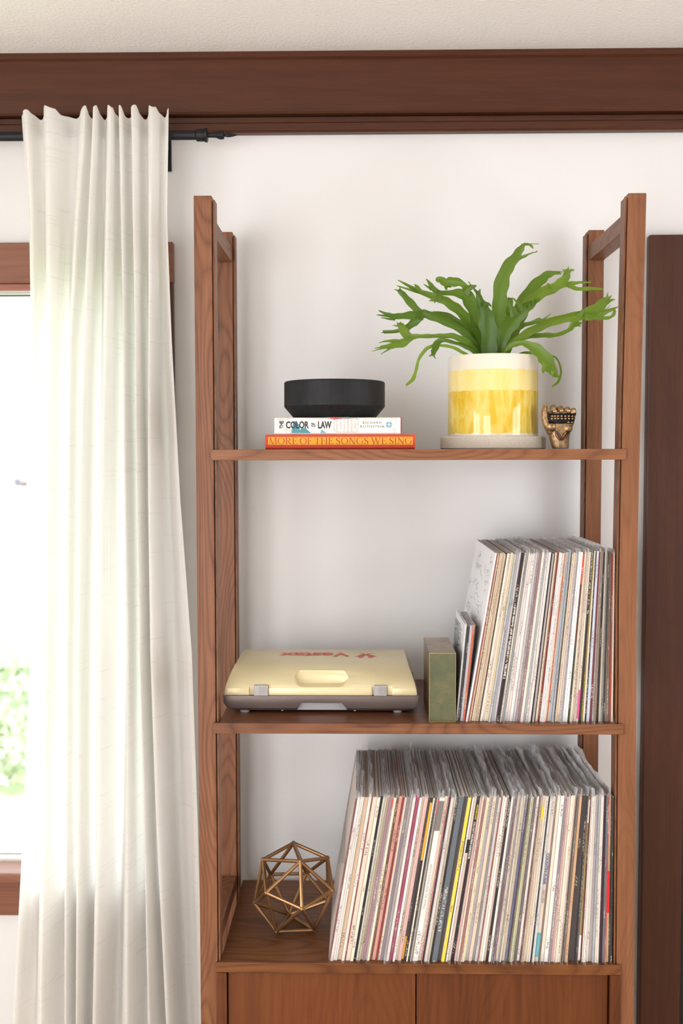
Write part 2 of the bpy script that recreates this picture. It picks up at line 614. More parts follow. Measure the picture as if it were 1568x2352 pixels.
for sgn in (-1, 1):
    for nm, y0 in (('front_post', 0.0), ('back_post', DB)):
        bow = sgn > 0 and y0 == 0
        xa, xb = sorted((sgn * HW, sgn * (HW - PW)))
        po = mk(nm, *strip_post(xa, xb, y0, y0 + PD, H, bow), M['wood_z' if sgn < 0 else 'wood_zr'], unit, bevel=0.0012)
        g1, g2 = HW - PW - 0.0001, HW - PW - 0.0016
        xa, xb = sorted((sgn * g1, sgn * g2))
        web = strip_post(xa, xb, y0 + 0.012, y0 + PD - 0.004, H - 0.008, bow)
        xa, xb = sorted((sgn * (g2 - 0.00001), sgn * (g2 - 0.0032)))
        stp = strip_post(xa, xb, y0 + 0.003, y0 + PD, H - 0.007, bow)
        mk('inner_strip', *join([web, stp]), M['wood_z'], po)
    xa, xb = sorted((sgn * (HW - 0.001), sgn * (HW - PW + 0.001)))
    zr1 = P(487, 500, PD).z
    mk('top_crosspiece', *box(xa, xb, PD + 0.0002, DB - 0.0002, zr1 - 0.031, zr1), M['wood_y'], unit, bevel=0.001)
    mk('lower_crosspiece', *box(xa, xb, PD + 0.0002, DB - 0.0002, Z3 + 0.008, Z3 + 0.037), M['wood_y'], unit, bevel=0.001)

INX = HW - PW - 0.0052       # clear half width between the strips


def shelf(z, ul, ur, vmid):
    xl, xr = P(ul, vmid, -0.006).x, P(ur, vmid, -0.006).x
    t = 0.0193
    i = INX
    pts = [(xl, -0.007), (xr, -0.007), (xr, -0.0015), (i, -0.0015), (i, DS), (-i, DS), (-i, -0.0015), (xl, -0.0015)]
    V, F = prism(pts, 'Z', z - t, z)
    return V, F, [0, 1] + [0] * 8


V, F, fm = shelf(Z1, 484, 1437, 1043)
mk('shelf_board', V, F, None, unit, bevel=0.001, mats=[M['wood_x'], M['wood_dark']], fm=fm)
V, F, fm = shelf(Z2, 488.5, 1431, 1672)
mk('shelf_board', V, F, None, unit, bevel=0.001, mats=[M['wood_x'], M['wood_dark']], fm=fm)
# cabinet
cl, cr = P(495.5, 2220, -0.006).x, P(1426, 2220, -0.006).x
T = 0.0193
cabz0 = 0.16
yfc = -0.006
i = INX
pts = [(cl, yfc), (cr, yfc), (cr, -0.0015), (i, -0.0015), (i, DS), (-i, DS), (-i, -0.0015), (cl, -0.0015)]
top = prism(pts, 'Z', Z3 - T, Z3)
body = mk('cabinet_top', *top, M['cab_x'], unit, bevel=0.0012)
zc = Z3 - T - 0.0003
carc = mk('cabinet_carcass', *join([box(cl, cl + T, yfc, -0.0015, cabz0, zc), box(-i, cl + T, -0.0014, DS, cabz0, zc),
                                   box(cr - T, cr, yfc, -0.0015, cabz0, zc), box(cr - T, i, -0.0014, DS, cabz0, zc),
                                   box(cl + T + .0002, cr - T - .0002, yfc, DS, cabz0, cabz0 + T), box(cl + T + .0002, cr - T - .0002, DS - 0.008, DS - .0005, cabz0 + T, zc)]), M['cab_z'], unit)
xm = P(955, 2290, 0.004).x
for xa, xb in ((cl + T + 0.002, xm - 0.001), (xm + 0.001, cr - T - 0.0025)):
    mk('cabinet_door', *box(xa, xb, 0.004, 0.022, cabz0 + T + 0.002, zc - 0.002), M['cab_z'], unit, bevel=0.0008)
M['brass_pin'] = mat('hinge_pin', C(120, 96, 70), 0.35, 0.9)
mk('hinge_pin', *lathe([(0.004, zc - 0.004), (0.004, zc - 0.0002)], cl + T + 0.0075, 0.000, 12), M['brass_pin'], unit)

# ================================================================== curtain and rod
RY = 0.300
rz = P(420, 311, RY).z
rod = root('curtain_rod', (P(30, 311, RY).x, RY, rz), 'black iron curtain rod with pointed finial below the dark beam', 'curtain rod')
xe = P(452, 311, RY).x
mk('rod_bar', *lathe_x([(-2.0, 0.0092), (xe + 0.002, 0.0092)], RY, rz), M['black_iron'], rod, smooth=False)
xq = P(476, 311, RY).x
mk('collar', *lathe_x([(xe - 0.002, 0.0098), (xe, 0.0125), (xq - 0.006, 0.0125), (xq - 0.005, 0.0142), (xq, 0.0142), (xq + 0.0005, 0.008)], RY, rz), M['black_iron'], rod)
xt = P(547, 311, RY).x
x5, x6, x7 = P(500, 311, RY).x, P(508, 311, RY).x, P(515, 311, RY).x
mk('finial', *lathe_x([(xq, 0.0048), (x5 - 0.004, 0.0052), (x6 - 0.003, 0.0088), (x7 - 0.001, 0.0082), (x7, 0.0032), (x7 + 0.008, 0.0046), (x7 + 0.016, 0.0036), (xt, 0.0003)], RY, rz), M['black_iron'], rod)
bxr = P(386, 340, 0.36).x
mk('bracket', *join([box(bxr - 0.012, bxr + 0.002, WALL - 0.006, WALL - 0.0005, rz - 0.05, rz + 0.02), box(bxr - 0.008, bxr - 0.002, RY + 0.008, WALL - 0.006, rz - 0.008, rz + 0.004)]), M['black_iron'], rod)

m = bpy.data.materials.new('white_linen')
m.use_nodes = True
g = N(m)
g.t.nodes.remove(g.b)
uvv = g.n('ShaderNodeTexCoord').outputs['Object']
def streak(sx, sy, sz, sc, lo, hi):
    mp = g.n('ShaderNodeMapping', Vector=uvv, Scale=(sx, sy, sz))
    nn = g.noise(mp.outputs[0], sc, 1, 0.4)
    return g.ramp(nn, [(lo, (0, 0, 0, 1)), (hi, (1, 1, 1, 1))])
sl = g.mix(0.5, streak(60, 60, 1.0, 3.2, 0.66, 0.70), streak(2.2, 2.2, 70, 3.0, 0.66, 0.70))
fine = g.noise(g.n('ShaderNodeMapping', Vector=uvv, Scale=(600, 600, 600)).outputs[0], 1.2, 2)
base = g.mix(sl, C(250, 248, 244), C(246, 244, 239))
trc = g.mix(sl, C(254, 252, 248), C(232, 229, 222))
df = g.n('ShaderNodeBsdfDiffuse', Color=base)
tl = g.n('ShaderNodeBsdfTranslucent', Color=trc)
mx = g.n('ShaderNodeMixShader', Fac=0.50)
g.link(df.outputs[0], mx.inputs[1])
g.link(tl.outputs[0], mx.inputs[2])
bp = g.n('ShaderNodeBump', Strength=0.15, Distance=0.001, Height=fine)
g.link(bp.outputs[0], df.inputs['Normal'])
g.link(mx.outputs[0], g.out.inputs[0])
M['linen'] = m

LV = [255, 500, 780, 1150, 1500, 1900, 2352]
FOLD = [  # u at the seven heights, depth sign
    ([47, 64, 68, 70, 72, 52, 24], 0.3), ([60, 76, 80, 80, 80, 62, 36], -0.4), ([88, 94, 97, 98, 100, 86, 66], 0.9),
    ([115, 118, 120, 119, 118, 114, 108], -1.0), ([160, 155, 148, 142, 138, 138, 136], 1.0), ([200, 182, 168, 162, 158, 158, 160], -0.5),
    ([212, 196, 182, 178, 174, 172, 170], 0.9), ([221, 212, 203, 196, 190, 188, 186], -1.0), ([236, 230, 224, 218, 214, 210, 206], 1.0),
    ([259, 254, 250, 245, 240, 238, 226], -1.1), ([268, 272, 276, 278, 282, 276, 262], 0.8), ([278, 284, 290, 294, 300, 300, 300], -0.6),
    ([296, 300, 306, 312, 318, 326, 332], 1.0), ([308, 313, 320, 325, 330, 340, 352], -1.0), ([331, 332, 335, 338, 344, 356, 374], 1.0),
    ([352, 350, 350, 352, 357, 370, 392], -1.0), ([373, 370, 373, 384, 398, 412, 430], 0.6), ([389, 385, 396, 416, 443, 458, 470], -0.2)]
NC, NR = 240, 90
ztop = P(200, 262, 0.27).z
Vc, Fc = [], []
zs = np.concatenate([np.linspace(ztop + 0.0, ztop - 0.12, 14), np.linspace(ztop - 0.14, 0.02, NR - 14)])
keyz = [P(200, v_, 0.27).z for v_ in LV]
lines = []
for us, s in FOLD:
    xs = [P(u_, v_, 0.27).x for u_, v_ in zip(us, LV)]
    lines.append((xs, s))
for j, z in enumerate(zs):
    kz = keyz[::-1]
    fx = [float(np.interp(z, kz, l[0][::-1])) for l in lines]
    fs = [l[1] for l in lines]
    hh = (ztop - z)
    amp = 0.018 + 0.022 * min(1, max(0, (hh - 0.08) / 0.6))
    if hh < 0.05:
        amp = 0.019
    sgrid = np.linspace(0, len(fx) - 1, NC)
    for s in sgrid:
        k = min(int(s), len(fx) - 2)
        t = s - k
        tt = t * t * (3 - 2 * t)
        xx = fx[k] * (1 - t) + fx[k + 1] * t
        dd = fs[k] * (1 - tt) + fs[k + 1] * tt
        dd = math.copysign(abs(dd) ** 0.72, dd)
        zz = z
        if j < 8:
            zz = z + (0.010 * min(1, 1.7 * max(0, -dd)) - 0.004 * max(0, dd) + 0.003 * math.sin(s * 5.3)) * (1 - j / 8)
        y = 0.268 + amp * dd + 0.006 * math.sin(z * 3.1 + s * 0.9) * min(1, hh)
        Vc.append((xx, y, zz))
for j in range(len(zs) - 1):
    for k in range(NC - 1):
        Fc.append((j * NC + k, (j + 1) * NC + k, (j + 1) * NC + k + 1, j * NC + k + 1))
cur = mk('curtain', Vc, Fc, M['linen'], loc=(P(220, 1200, 0.27).x, 0.268, 0.0), smooth=True)
tag(cur, 'long white linen curtain gathered in folds on the black rod', 'curtain')

# ================================================================== top shelf things
def cover_book(name, ul, ur, vt, vb, Y, depth, zbot, mcover, mpage, label, jacket=None):
    xl, xr = P(ul, (vt + vb) / 2, Y).x, P(ur, (vt + vb) / 2, Y).x
    zt_ = zbot + (P(0, vt, Y).z - P(0, vb, Y).z)
    r = root(name, ((xl + xr) / 2, Y + depth / 2, zbot), label, 'book')
    t = 0.003
    # case: spine slightly rounded + two boards
    pr = [(Y + 0.004, zbot), (Y + 0.001, zbot + 0.003), (Y, zbot + (zt_ - zbot) * 0.35), (Y, zbot + (zt_ - zbot) * 0.65), (Y + 0.001, zt_ - 0.003), (Y + 0.004, zt_),
          (Y + depth, zt_), (Y + depth, zt_ - t), (Y + 0.006, zt_ - t), (Y + 0.006, zbot + t), (Y + depth, zbot + t), (Y + depth, zbot)]
    mk('cover', *prism(pr, 'X', xl, xr), mcover, r)
    mk('pages', *box(xl + 0.003, xr - 0.003, Y + 0.0062, Y + depth - 0.004, zbot + t + 0.0001, zt_ - t - 0.0001), mpage, r)
    return r, xl, xr, zt_


M['page'] = mat('book_pages', C(232, 224, 206), 0.8)
m = mat('red_book_cloth', C(200, 64, 44), 0.75)
g = N(m)
g.base(g.mix(g.noise(g.coord('Object'), 60, 3), C(196, 60, 42), C(212, 78, 56)))
g.bump(g.noise(g.coord('Object'), 900, 2), 0.25, 0.0005)
M['red_cloth'] = m
M['gold_print'] = mat('mustard_print', C(224, 158, 34), 0.6)
M['red_print'] = mat('red_print', C(188, 66, 34), 0.6)
M['jacket'] = mat('white_dust_jacket', C(238, 234, 226), 0.35)
M['ink'] = mat('dark_ink', C(38, 36, 52), 0.5)
M['grey_ink'] = mat('grey_ink', C(86, 88, 96), 0.5)
M['pink_ink'] = mat('pink_ink', C(206, 140, 140), 0.5)
M['teal_ink'] = mat('teal_ink', C(64, 138, 148), 0.5)
M['blue_ink'] = mat('pale_blue_ink', C(112, 168, 184), 0.5)
M['coral_ink'] = mat('coral_ink', C(206, 84, 72), 0.5)
M['line_ink'] = mat('pale_line_ink', C(176, 172, 166), 0.6)
M['crimson'] = mat('crimson_board', C(150, 30, 54), 0.5)

BY = 0.028
red, rxl, rxr, rzt = cover_book('book', 609, 953, 997, 1031, BY, 0.205, Z1 + 0.0003, M['red_cloth'], M['page'], 'red clothbound songbook with a mustard title band, bottom of the stack')
# red bevelled joint strip & mustard band on the spine


def onspine(u0, u1, v0, v1, Y, m_, name, par, lift=0.0003):
    a, b = P(u0, v1, Y), P(u1, v0, Y)
    return mk(name, *box(a.x, b.x, Y - lift, Y - lift * 0.3, a.z, b.z), m_, par)


band = onspine(615.5, 948, 1003, 1022, BY, M['gold_print'], 'title_band', red)

# serif capitals drawn from strokes
def serif_font():
    G = {}
    TH, TN, SF = 0.105, 0.045, 0.04

    def rect(x0, x1, y0, y1):
        return [(x0, y0), (x1, y0), (x1, y1), (x0, y1)]

    def diag(x0, y0, x1, y1, w):
        return [(x0 - w / 2, y0), (x0 + w / 2, y0), (x1 + w / 2, y1), (x1 - w / 2, y1)]

    def ser(x, y, w):
        return rect(x - w / 2, x + w / 2, y, y + SF) if y < 0.5 else rect(x - w / 2, x + w / 2, y - SF, y)

    def ring(cx, cy, rx, ry, a0, a1, tx=TH, ty=TN, n=14):
        out = []
        for k in range(n):
            q = []
            for a in (a0 + (a1 - a0) * k / n, a0 + (a1 - a0) * (k + 1) / n):
                q.append(a)
            c0, s0, c1, s1 = math.cos(q[0]), math.sin(q[0]), math.cos(q[1]), math.sin(q[1])
            out.append([(cx + rx * c0, cy + ry * s0), (cx + rx * c1, cy + ry * s1), (cx + (rx - tx) * c1, cy + (ry - ty) * s1), (cx + (rx - tx) * c0, cy + (ry - ty) * s0)])
        return out

    def stem(x, w=TH, s=0.24):
        return [rect(x - w / 2, x + w / 2, 0, 1), ser(x, 0, s), ser(x, 1, s)]
    pi = math.pi
    G['I'] = (0.30, stem(0.15))
    G['T'] = (0.66, [rect(0.28, 0.38, 0, 1), ser(0.33, 0, 0.26), rect(0.02, 0.64, 1 - TN, 1), rect(0.02, 0.06, 0.78, 1), rect(0.60, 0.64, 0.78, 1)])
    G['H'] = (0.82, stem(0.15) + stem(0.67) + [rect(0.15, 0.67, 0.49, 0.49 + TN)])
    G['E'] = (0.62, stem(0.15) + [rect(0.15, 0.56, 1 - TN, 1), rect(0.52, 0.56, 0.80, 1), rect(0.15, 0.58, 0, TN), rect(0.54, 0.58, 0, 0.22), rect(0.15, 0.44, 0.5, 0.5 + TN), rect(0.41, 0.45, 0.42, 0.62)])
    G['F'] = (0.58, stem(0.15) + [rect(0.15, 0.54, 1 - TN, 1), rect(0.50, 0.54, 0.80, 1), rect(0.15, 0.42, 0.5, 0.5 + TN), rect(0.39, 0.43, 0.42, 0.62)])
    G['N'] = (0.84, [rect(0.14, 0.14 + TN, 0, 1), ser(0.16, 0, 0.22), ser(0.13, 1, 0.2), rect(0.68, 0.68 + TN, 0, 1), ser(0.70, 1, 0.22), diag(0.68, 0, 0.16, 1, TH * 1.2)])
    G['M'] = (0.98, [diag(0.12, 0, 0.18, 1, TN), ser(0.12, 0, 0.22), ser(0.15, 1, 0.2), diag(0.47, 0, 0.19, 1, TH), diag(0.49, 0, 0.77, 1, TN), diag(0.84, 0, 0.80, 1, TH), ser(0.84, 0, 0.25), ser(0.82, 1, 0.2)])
    G['W'] = (1.14, [diag(0.34, 0, 0.10, 1, TH), ser(0.10, 1, 0.24), diag(0.34, 0, 0.56, 1, TN), diag(0.78, 0, 0.54, 1, TH), ser(0.54, 1, 0.24), diag(0.78, 0, 1.00, 1, TN), ser(1.00, 1, 0.22)])
    G['O'] = (0.84, ring(0.42, 0.5, 0.40, 0.52, 0, 2 * pi, n=28))
    G['G'] = (0.84, ring(0.42, 0.5, 0.40, 0.52, 0.30 * pi, 1.72 * pi, n=24) + [rect(0.66, 0.76, 0.08, 0.42), ser(0.71, 0.42 + 0.1, 0.24), rect(0.60, 0.64, 0.78, 0.95)])
    G['S'] = (0.56, ring(0.28, 0.745, 0.23, 0.265, 0.16 * pi, 1.25 * pi, TH * .9) + ring(0.28, 0.255, 0.23, 0.265, -0.85 * pi, 0.25 * pi, TH * .9) + [[(0.08, 0.60), (0.14, 0.72), (0.48, 0.40), (0.42, 0.28)], rect(0.45, 0.49, 0.76, 0.98), rect(0.07, 0.11, 0.02, 0.24)])
    G['R'] = (0.74, stem(0.15) + ring(0.30, 0.74, 0.28, 0.26, -0.5 * pi, 0.5 * pi) + [rect(0.15, 0.31, 1 - TN, 1), rect(0.15, 0.31, 0.48, 0.48 + TN), [(0.28, 0.5), (0.40, 0.5), (0.72, 0.0), (0.58, 0.0)], ser(0.66, 0, 0.16)])
    return G


def serif_text(s, gap=0.035, space=0.22):
    G = serif_font()
    V, F, x = [], [], 0
    for ch in s:
        if ch == ' ':
            x += space
            continue
        w, polys = G[ch]
        for p in polys:
            k = len(V)
            V += [(x + a, b) for a, b in p]
            F.append(tuple(range(k, k + len(p))))
        x += w + gap
    return V, F


XV, ZV = Vector((1, 0, 0)), Vector((0, 0, 1))


def spine_text(name, flat, u0, u1, v0, v1, Y, m_, par, label=None, up=ZV, right=XV):
    a, b = P(u0, v1, Y), P(u1, v0, Y)
    return lettering(name, flat, (a.x, Y, a.z), right, up, b.x - a.x, b.z - a.z, m_, par, label)


spine_text('title_lettering', serif_text('MORE OF THE SONGS WE SING'), 617, 946, 1004, 1021, BY - 0.0005, M['red_print'], red, 'red serif title MORE OF THE SONGS WE SING')

WY = 0.034
wb, wxl, wxr, wzt = cover_book('book', 630, 919.5, 957.5, 996, WY, 0.16, rzt + 0.0002, M['jacket'], M['page'], 'white book with a black title on its spine, lying on the red book')
edge = onspine(919.7, 922, 958, 994.5, WY + 0.002, M['crimson'], 'board_edge', wb)
Yt = WY - 0.0006
def Z(z):   # pixel -> zoom crop 3 conversion
    return z
def bz(x, y):
    return 580 + x / 3.733, 820 + y / 3.733
def patch(name, pts, m_, par, Y, lift=0.0003):
    q = [P(*bz(x, y), Y - lift) for x, y in pts]
    return mk(name, q, [tuple(range(len(q)))], m_, par)
patch('teal_print', [(332, 652), (345, 570), (365, 548), (405, 585), (400, 652)], M['teal_ink'], wb, WY, .0002)
patch('teal_print', [(405, 652), (400, 632), (420, 612), (455, 612), (500, 652)], M['teal_ink'], wb, WY, .0002)
patch('teal_print', [(580, 652), (592, 618), (632, 652)], M['blue_ink'], wb, WY, .0002)
patch('coral_print', [(630, 516), (780, 516), (765, 526), (700, 535)], M['coral_ink'], wb, WY, .0002)
patch('teal_print', [(785, 515), (830, 515), (815, 524), (795, 524)], M['teal_ink'], wb, WY, .0002)
# fine line drawing at both ends of the jacket
rg = random.Random(3)
Vl, Fl = [], []
for k in range(60):
    x, y = (rg.uniform(195, 330), rg.uniform(530, 640)) if k < 44 else (rg.uniform(1160, 1240), rg.uniform(520, 640))
    pts = []
    ang = rg.uniform(0, 6.28)
    for s in range(5):
        pts.append((x, y))
        ang += rg.uniform(-1, 1)
        x = min(1262, max(190, x + 9 * math.cos(ang)))
        y = min(648, max(520, y + 9 * math.sin(ang)))
    for (xa, ya), (xb, yb2) in zip(pts, pts[1:]):
        kk = len(Vl)
        dx, dy = xb - xa, yb2 - ya
        L = math.hypot(dx, dy) + 1e-6
        nx, ny = -dy / L * 0.9, dx / L * 0.9
        Vl += [P(*bz(xa + nx, ya + ny), WY - .00015), P(*bz(xb + nx, yb2 + ny), WY - .00015), P(*bz(xb - nx, yb2 - ny), WY - .00015), P(*bz(xa - nx, ya - ny), WY - .00015)]
        Fl.append((kk, kk + 1, kk + 2, kk + 3))
mk('line_drawing', Vl, Fl, M['line_ink'], wb)


def bzt(name, body, x0, x1, y0, y1, m_, off=0.0, up=ZV, right=XV, sp=1.0, label=None):
    flat = text_raw(body, off, sp)
    a, b = P(*bz(x0, y1), Yt), P(*bz(x1, y0), Yt)
    if right.x > 0.5:
        return lettering(name, flat, (a.x, Yt, a.z), right, up, b.x - a.x, b.z - a.z, m_, wb, label)
    # reading upwards: right = +Z, up = -X
    return lettering(name, flat, (b.x, Yt, a.z), right, up, b.z - a.z, b.x - a.x, m_, wb, label)


bzt('title_lettering', 'COLOR', 285, 482, 550, 614, M['ink'], 0.035, label='black title word COLOR')
bzt('title_lettering', 'LAW', 560, 676, 550, 614, M['ink'], 0.035, label='black title word LAW')
bzt('title_lettering', 'THE', 230, 264, 548, 612, M['ink'], 0.03, up=-XV, right=ZV)
bzt('title_lettering', 'OF', 502, 538, 564, 600, M['ink'], 0.03, up=-XV, right=ZV)
bzt('author_lettering', 'RICHARD', 945, 1104, 553, 574, M['grey_ink'], 0.0, sp=1.2)
bzt('author_lettering', 'ROTHSTEIN', 923, 1126, 586, 606, M['grey_ink'], 0.0, sp=1.2)
for k, w_ in enumerate(['A FORGOTTEN', 'HISTORY', 'OF HOW OUR', 'GOVERNMENT', 'SEGREGATED', 'AMERICA']):
    hh = {0: (530, 640), 1: (548, 616), 2: (534, 632), 3: (530, 640), 4: (530, 636), 5: (546, 618)}[k]
    bzt('subtitle_lettering', w_, 716 + k * 31.4, 729 + k * 31.4, hh[0], hh[1], M['pink_ink'], 0.0, up=-XV, right=ZV)
# cartouche around the subtitle
oct_ = [(712, 524), (890, 524), (892, 534), (903, 536), (903, 632), (892, 634), (890, 644), (712, 644), (710, 634), (698, 632), (698, 536), (710, 534)]
Vl, Fl = [], []
for (xa, ya), (xb, yb2) in zip(oct_, oct_[1:] + oct_[:1]):
    dx, dy = xb - xa, yb2 - ya
    L = math.hypot(dx, dy)
    nx, ny = -dy / L * 1.0, dx / L * 1.0
    kk = len(Vl)
    Vl += [P(*bz(xa + nx, ya + ny), Yt), P(*bz(xb + nx, yb2 + ny), Yt), P(*bz(xb - nx, yb2 - ny), Yt), P(*bz(xa - nx, ya - ny), Yt)]
    Fl.append((kk, kk + 1, kk + 2, kk + 3))
mk('cartouche_frame', Vl, Fl, M['grey_ink'], wb)
# publisher's round mark
cxm, cym, rm = 1168, 580, 26
patch('round_mark', [(cxm + rm * math.cos(a), cym + rm * math.sin(a)) for a in np.linspace(0, 6.283, 28)[:-1]], M['blue_ink'], wb, WY, .0004)
patch('mark_bar', [(cxm - 3, cym - 24), (cxm + 3, cym - 24), (cxm + 3, cym + 24), (cxm - 3, cym + 24)], M['jacket'], wb, WY, .0006)
patch('mark_bar', [(cxm - 22, cym - 2), (cxm + 22, cym - 2), (cxm + 22, cym + 2), (cxm - 22, cym + 2)], M['jacket'], wb, WY, .0006)

# ---- black bowl
BYc = 0.118
bc = P(768, 900, BYc)
k = 1 / (FPX / ((BYc + CAMD)))
bz0 = wzt + 0.0002
rad = 115 * k
rf = 93 * k
zch = bz0 + 27.5 * k
zrm = bz0 + 84 * k
prof = [(rf - 0.002, bz0), (rf, bz0 + 0.001), (rad - 0.0015, zch - 0.002), (rad, zch), (rad, zrm - 0.002), (rad - 0.002, zrm), (rad - 0.005, zrm), (rad - 0.0065, zrm - 0.003),
        (rad - 0.008, zch + 0.002), (rf, bz0 + 0.008), (rf * 0.5, bz0 + 0.007), (0.004, bz0 + 0.007)]
m = mat('blackened_wood', C(20, 20, 24), 0.55, **{'Specular IOR Level': 0.3})
g = N(m)
v = g.coord('Object', (60, 60, 16))
a = g.noise(v, 1.0, 4, 0.6, 1.5)
g.base(g.ramp(a, [(0.3, C(14, 14, 18)), (0.7, C(28, 28, 32))]))
g.bump(a, 0.35, 0.0015)
V, F = lathe(prof, bc.x, BYc, 72)
bowl = mk('bowl', V, F, m, loc=(bc.x, BYc, bz0), smooth=True)
bowl.modifiers.new('edge', 'EDGE_SPLIT').split_angle = math.radians(28)
tag(bowl, 'matte black bowl with a chamfered foot, standing on the white book', 'bowl')

# ---- planter saucer, pot and fern
PY = 0.150
kp = (PY + CAMD) / FPX
pcx = P(1132, 900, PY).x
m = mat('speckled_stoneware', C(206, 194, 178), 0.75)
g = N(m)
sp = g.noise(g.coord('Object'), 900, 2, 0.5)
g.base(g.ramp(sp, [(0.30, C(160, 146, 128)), (0.42, C(204, 192, 176)), (0.7, C(214, 203, 189))]))
M['stoneware'] = m
rs = 119.5 * kp
hs = 29 * kp
prof = [(rs - 0.003, Z1 + 0.0002), (rs, Z1 + 0.003), (rs, Z1 + hs - 0.002), (rs - 0.002, Z1 + hs), (rs - 0.007, Z1 + hs), (rs - 0.008, Z1 + hs - 0.003), (rs - 0.009, Z1 + 0.011), (0.004, Z1 + 0.010)]
sauc = mk('planter_saucer', *lathe(prof, pcx, PY, 72), M['stoneware'], loc=(pcx, PY, Z1), smooth=True)
sauc.modifiers.new('edge', 'EDGE_SPLIT').split_angle = math.radians(30)
tag(sauc, 'round speckled stoneware saucer under the yellow planter', 'saucer')
pz0 = Z1 + 0.0114
pot_t = P(1132, 811, PY - 0.086).z
rp = 102.5 * kp
m = mat('yellow_banded_glaze', C(240, 220, 120), 0.10)
m.node_tree.nodes['Principled BSDF'].inputs['Coat Weight'].default_value = 0.4
m.node_tree.nodes['Principled BSDF'].inputs['Coat Roughness'].default_value = 0.03
g = N(m)
tc = g.n('ShaderNodeTexCoord')
sep = g.n('ShaderNodeSeparateXYZ', Vector=tc.outputs['Object'])
ang = g.math('ARCTAN2', sep.outputs[1], sep.outputs[0])
cmb = g.n('ShaderNodeCombineXYZ', X=g.math('MULTIPLY', ang, 3.0), Y=0.0, Z=g.math('MULTIPLY', sep.outputs[2], 4.0))
wob = g.noise(cmb.outputs[0], 2.0, 3, 0.6)
cmb2 = g.n('ShaderNodeCombineXYZ', X=g.math('MULTIPLY', ang, 2.4), Y=0.0, Z=g.math('MULTIPLY', sep.outputs[2], 9.0))
wash = g.noise(cmb2.outputs[0], 1.6, 3, 0.55)
hgt = pot_t - pz0
zn = g.math('ADD', g.math('DIVIDE', sep.outputs[2], hgt), g.math('MULTIPLY', g.math('SUBTRACT', wob, 0.5), 0.045))
# sums of washes: cream body, light yellow coat, deep yellow coat
ylw_l, ylw_d, cream = C(240, 218, 120), C(226, 184, 28), C(232, 222, 206)
wl = g.mix(wash, C(240, 226, 170), C(232, 202, 96))
wd = g.ramp(wash, [(0.40, C(218, 178, 36)), (0.56, C(230, 204, 104)), (0.68, C(220, 184, 50))])
def band_(lo, hi, sft=0.012):
    a_ = g.math('DIVIDE', g.math('SUBTRACT', zn, lo), sft, True)
    b_ = g.math('DIVIDE', g.math('SUBTRACT', hi, zn), sft, True)
    return g.math('MULTIPLY', a_, b_)
c1 = g.mix(band_(0.105, 0.835), cream, wl)
c2 = g.mix(band_(0.105, 0.60), c1, wd)
g.base(c2)
rgh = g.math('SUBTRACT', 0.75, g.math('MULTIPLY', g.math('DIVIDE', g.math('SUBTRACT', zn, 0.085), 0.02, True), 0.66))
g.link(rgh, g.b.inputs['Roughness'])
M['pot'] = m
pot_r = root('potted_fern', (pcx, PY, pz0), 'green forked fern in a cylindrical yellow and cream glazed pot', 'potted plant')
prof = [(rp - 0.004, pz0), (rp - 0.0015, pz0 + 0.001), (rp - 0.001, pz0 + 0.004), (rp, pz0 + 0.02), (rp, pot_t - 0.002), (rp - 0.0015, pot_t), (rp - 0.0045, pot_t), (rp - 0.006, pot_t - 0.002), (rp - 0.0065, pz0 + 0.02), (0.004, pz0 + 0.012)]
po = mk('pot', *lathe(prof, pcx, PY, 96), M['pot'], pot_r, smooth=True)
po.modifiers.new('edge', 'EDGE_SPLIT').split_angle = math.radians(40)
m = mat('potting_soil', C(52, 38, 28), 0.95)
g = N(m)
g.bump(g.noise(g.coord('Object'), 160, 4), 0.9, 0.006)
soil_z = pot_t - 0.022
mk('soil', *lathe([(rp - 0.0068, soil_z - 0.03), (rp - 0.0068, soil_z), (0.004, soil_z + 0.006)], pcx, PY, 48), m, pot_r, smooth=False)

m = mat('fern_green', C(70, 120, 36), 0.42)
g = N(m)
oi = g.n('ShaderNodeObjectInfo')
nz = g.noise(g.coord('Object', (1, 1, 1), rnd=3.0), 38, 3, 0.6)
ca = g.mix(oi.outputs['Random'], C(50, 82, 8), C(130, 156, 38))
g.base(g.mix(g.math('MULTIPLY', nz, 0.7), ca, C(84, 114, 20)))
g.b.inputs['Subsurface Weight'].default_value = 0.0
tl = g.n('ShaderNodeBsdfTranslucent', Color=C(110, 160, 30))
mx = g.n('ShaderNodeMixShader', Fac=0.22)
g.link(g.b.outputs[0], mx.inputs[1])
g.link(tl.outputs[0], mx.inputs[2])
g.link(mx.outputs[0], g.out.inputs[0])
g.bump(nz, 0.2, 0.002)
M['fern'] = m


def A(x, y):
    return 850 + x / 5.227, 540 + y / 5.227


def B(x, y):
    return 1080 + x / 4.48, 540 + y / 4.48


def catmull(pts, n):
    P_ = [np.array(p, float) for p in pts]
    P_ = [2 * P_[0] - P_[1]] + P_ + [2 * P_[-1] - P_[-2]]
    out = []
    for k in range(1, len(P_) - 2):
        for s in range(n):
            t = s / n
            p0, p1, p2, p3 = P_[k - 1:k + 3]
            out.append(0.5 * (2 * p1 + (p2 - p0) * t + (2 * p0 - 5 * p1 + 4 * p2 - p3) * t * t + (3 * p1 - p0 - 3 * p2 + p3) * t ** 3))
    out.append(P_[-2])
    return out


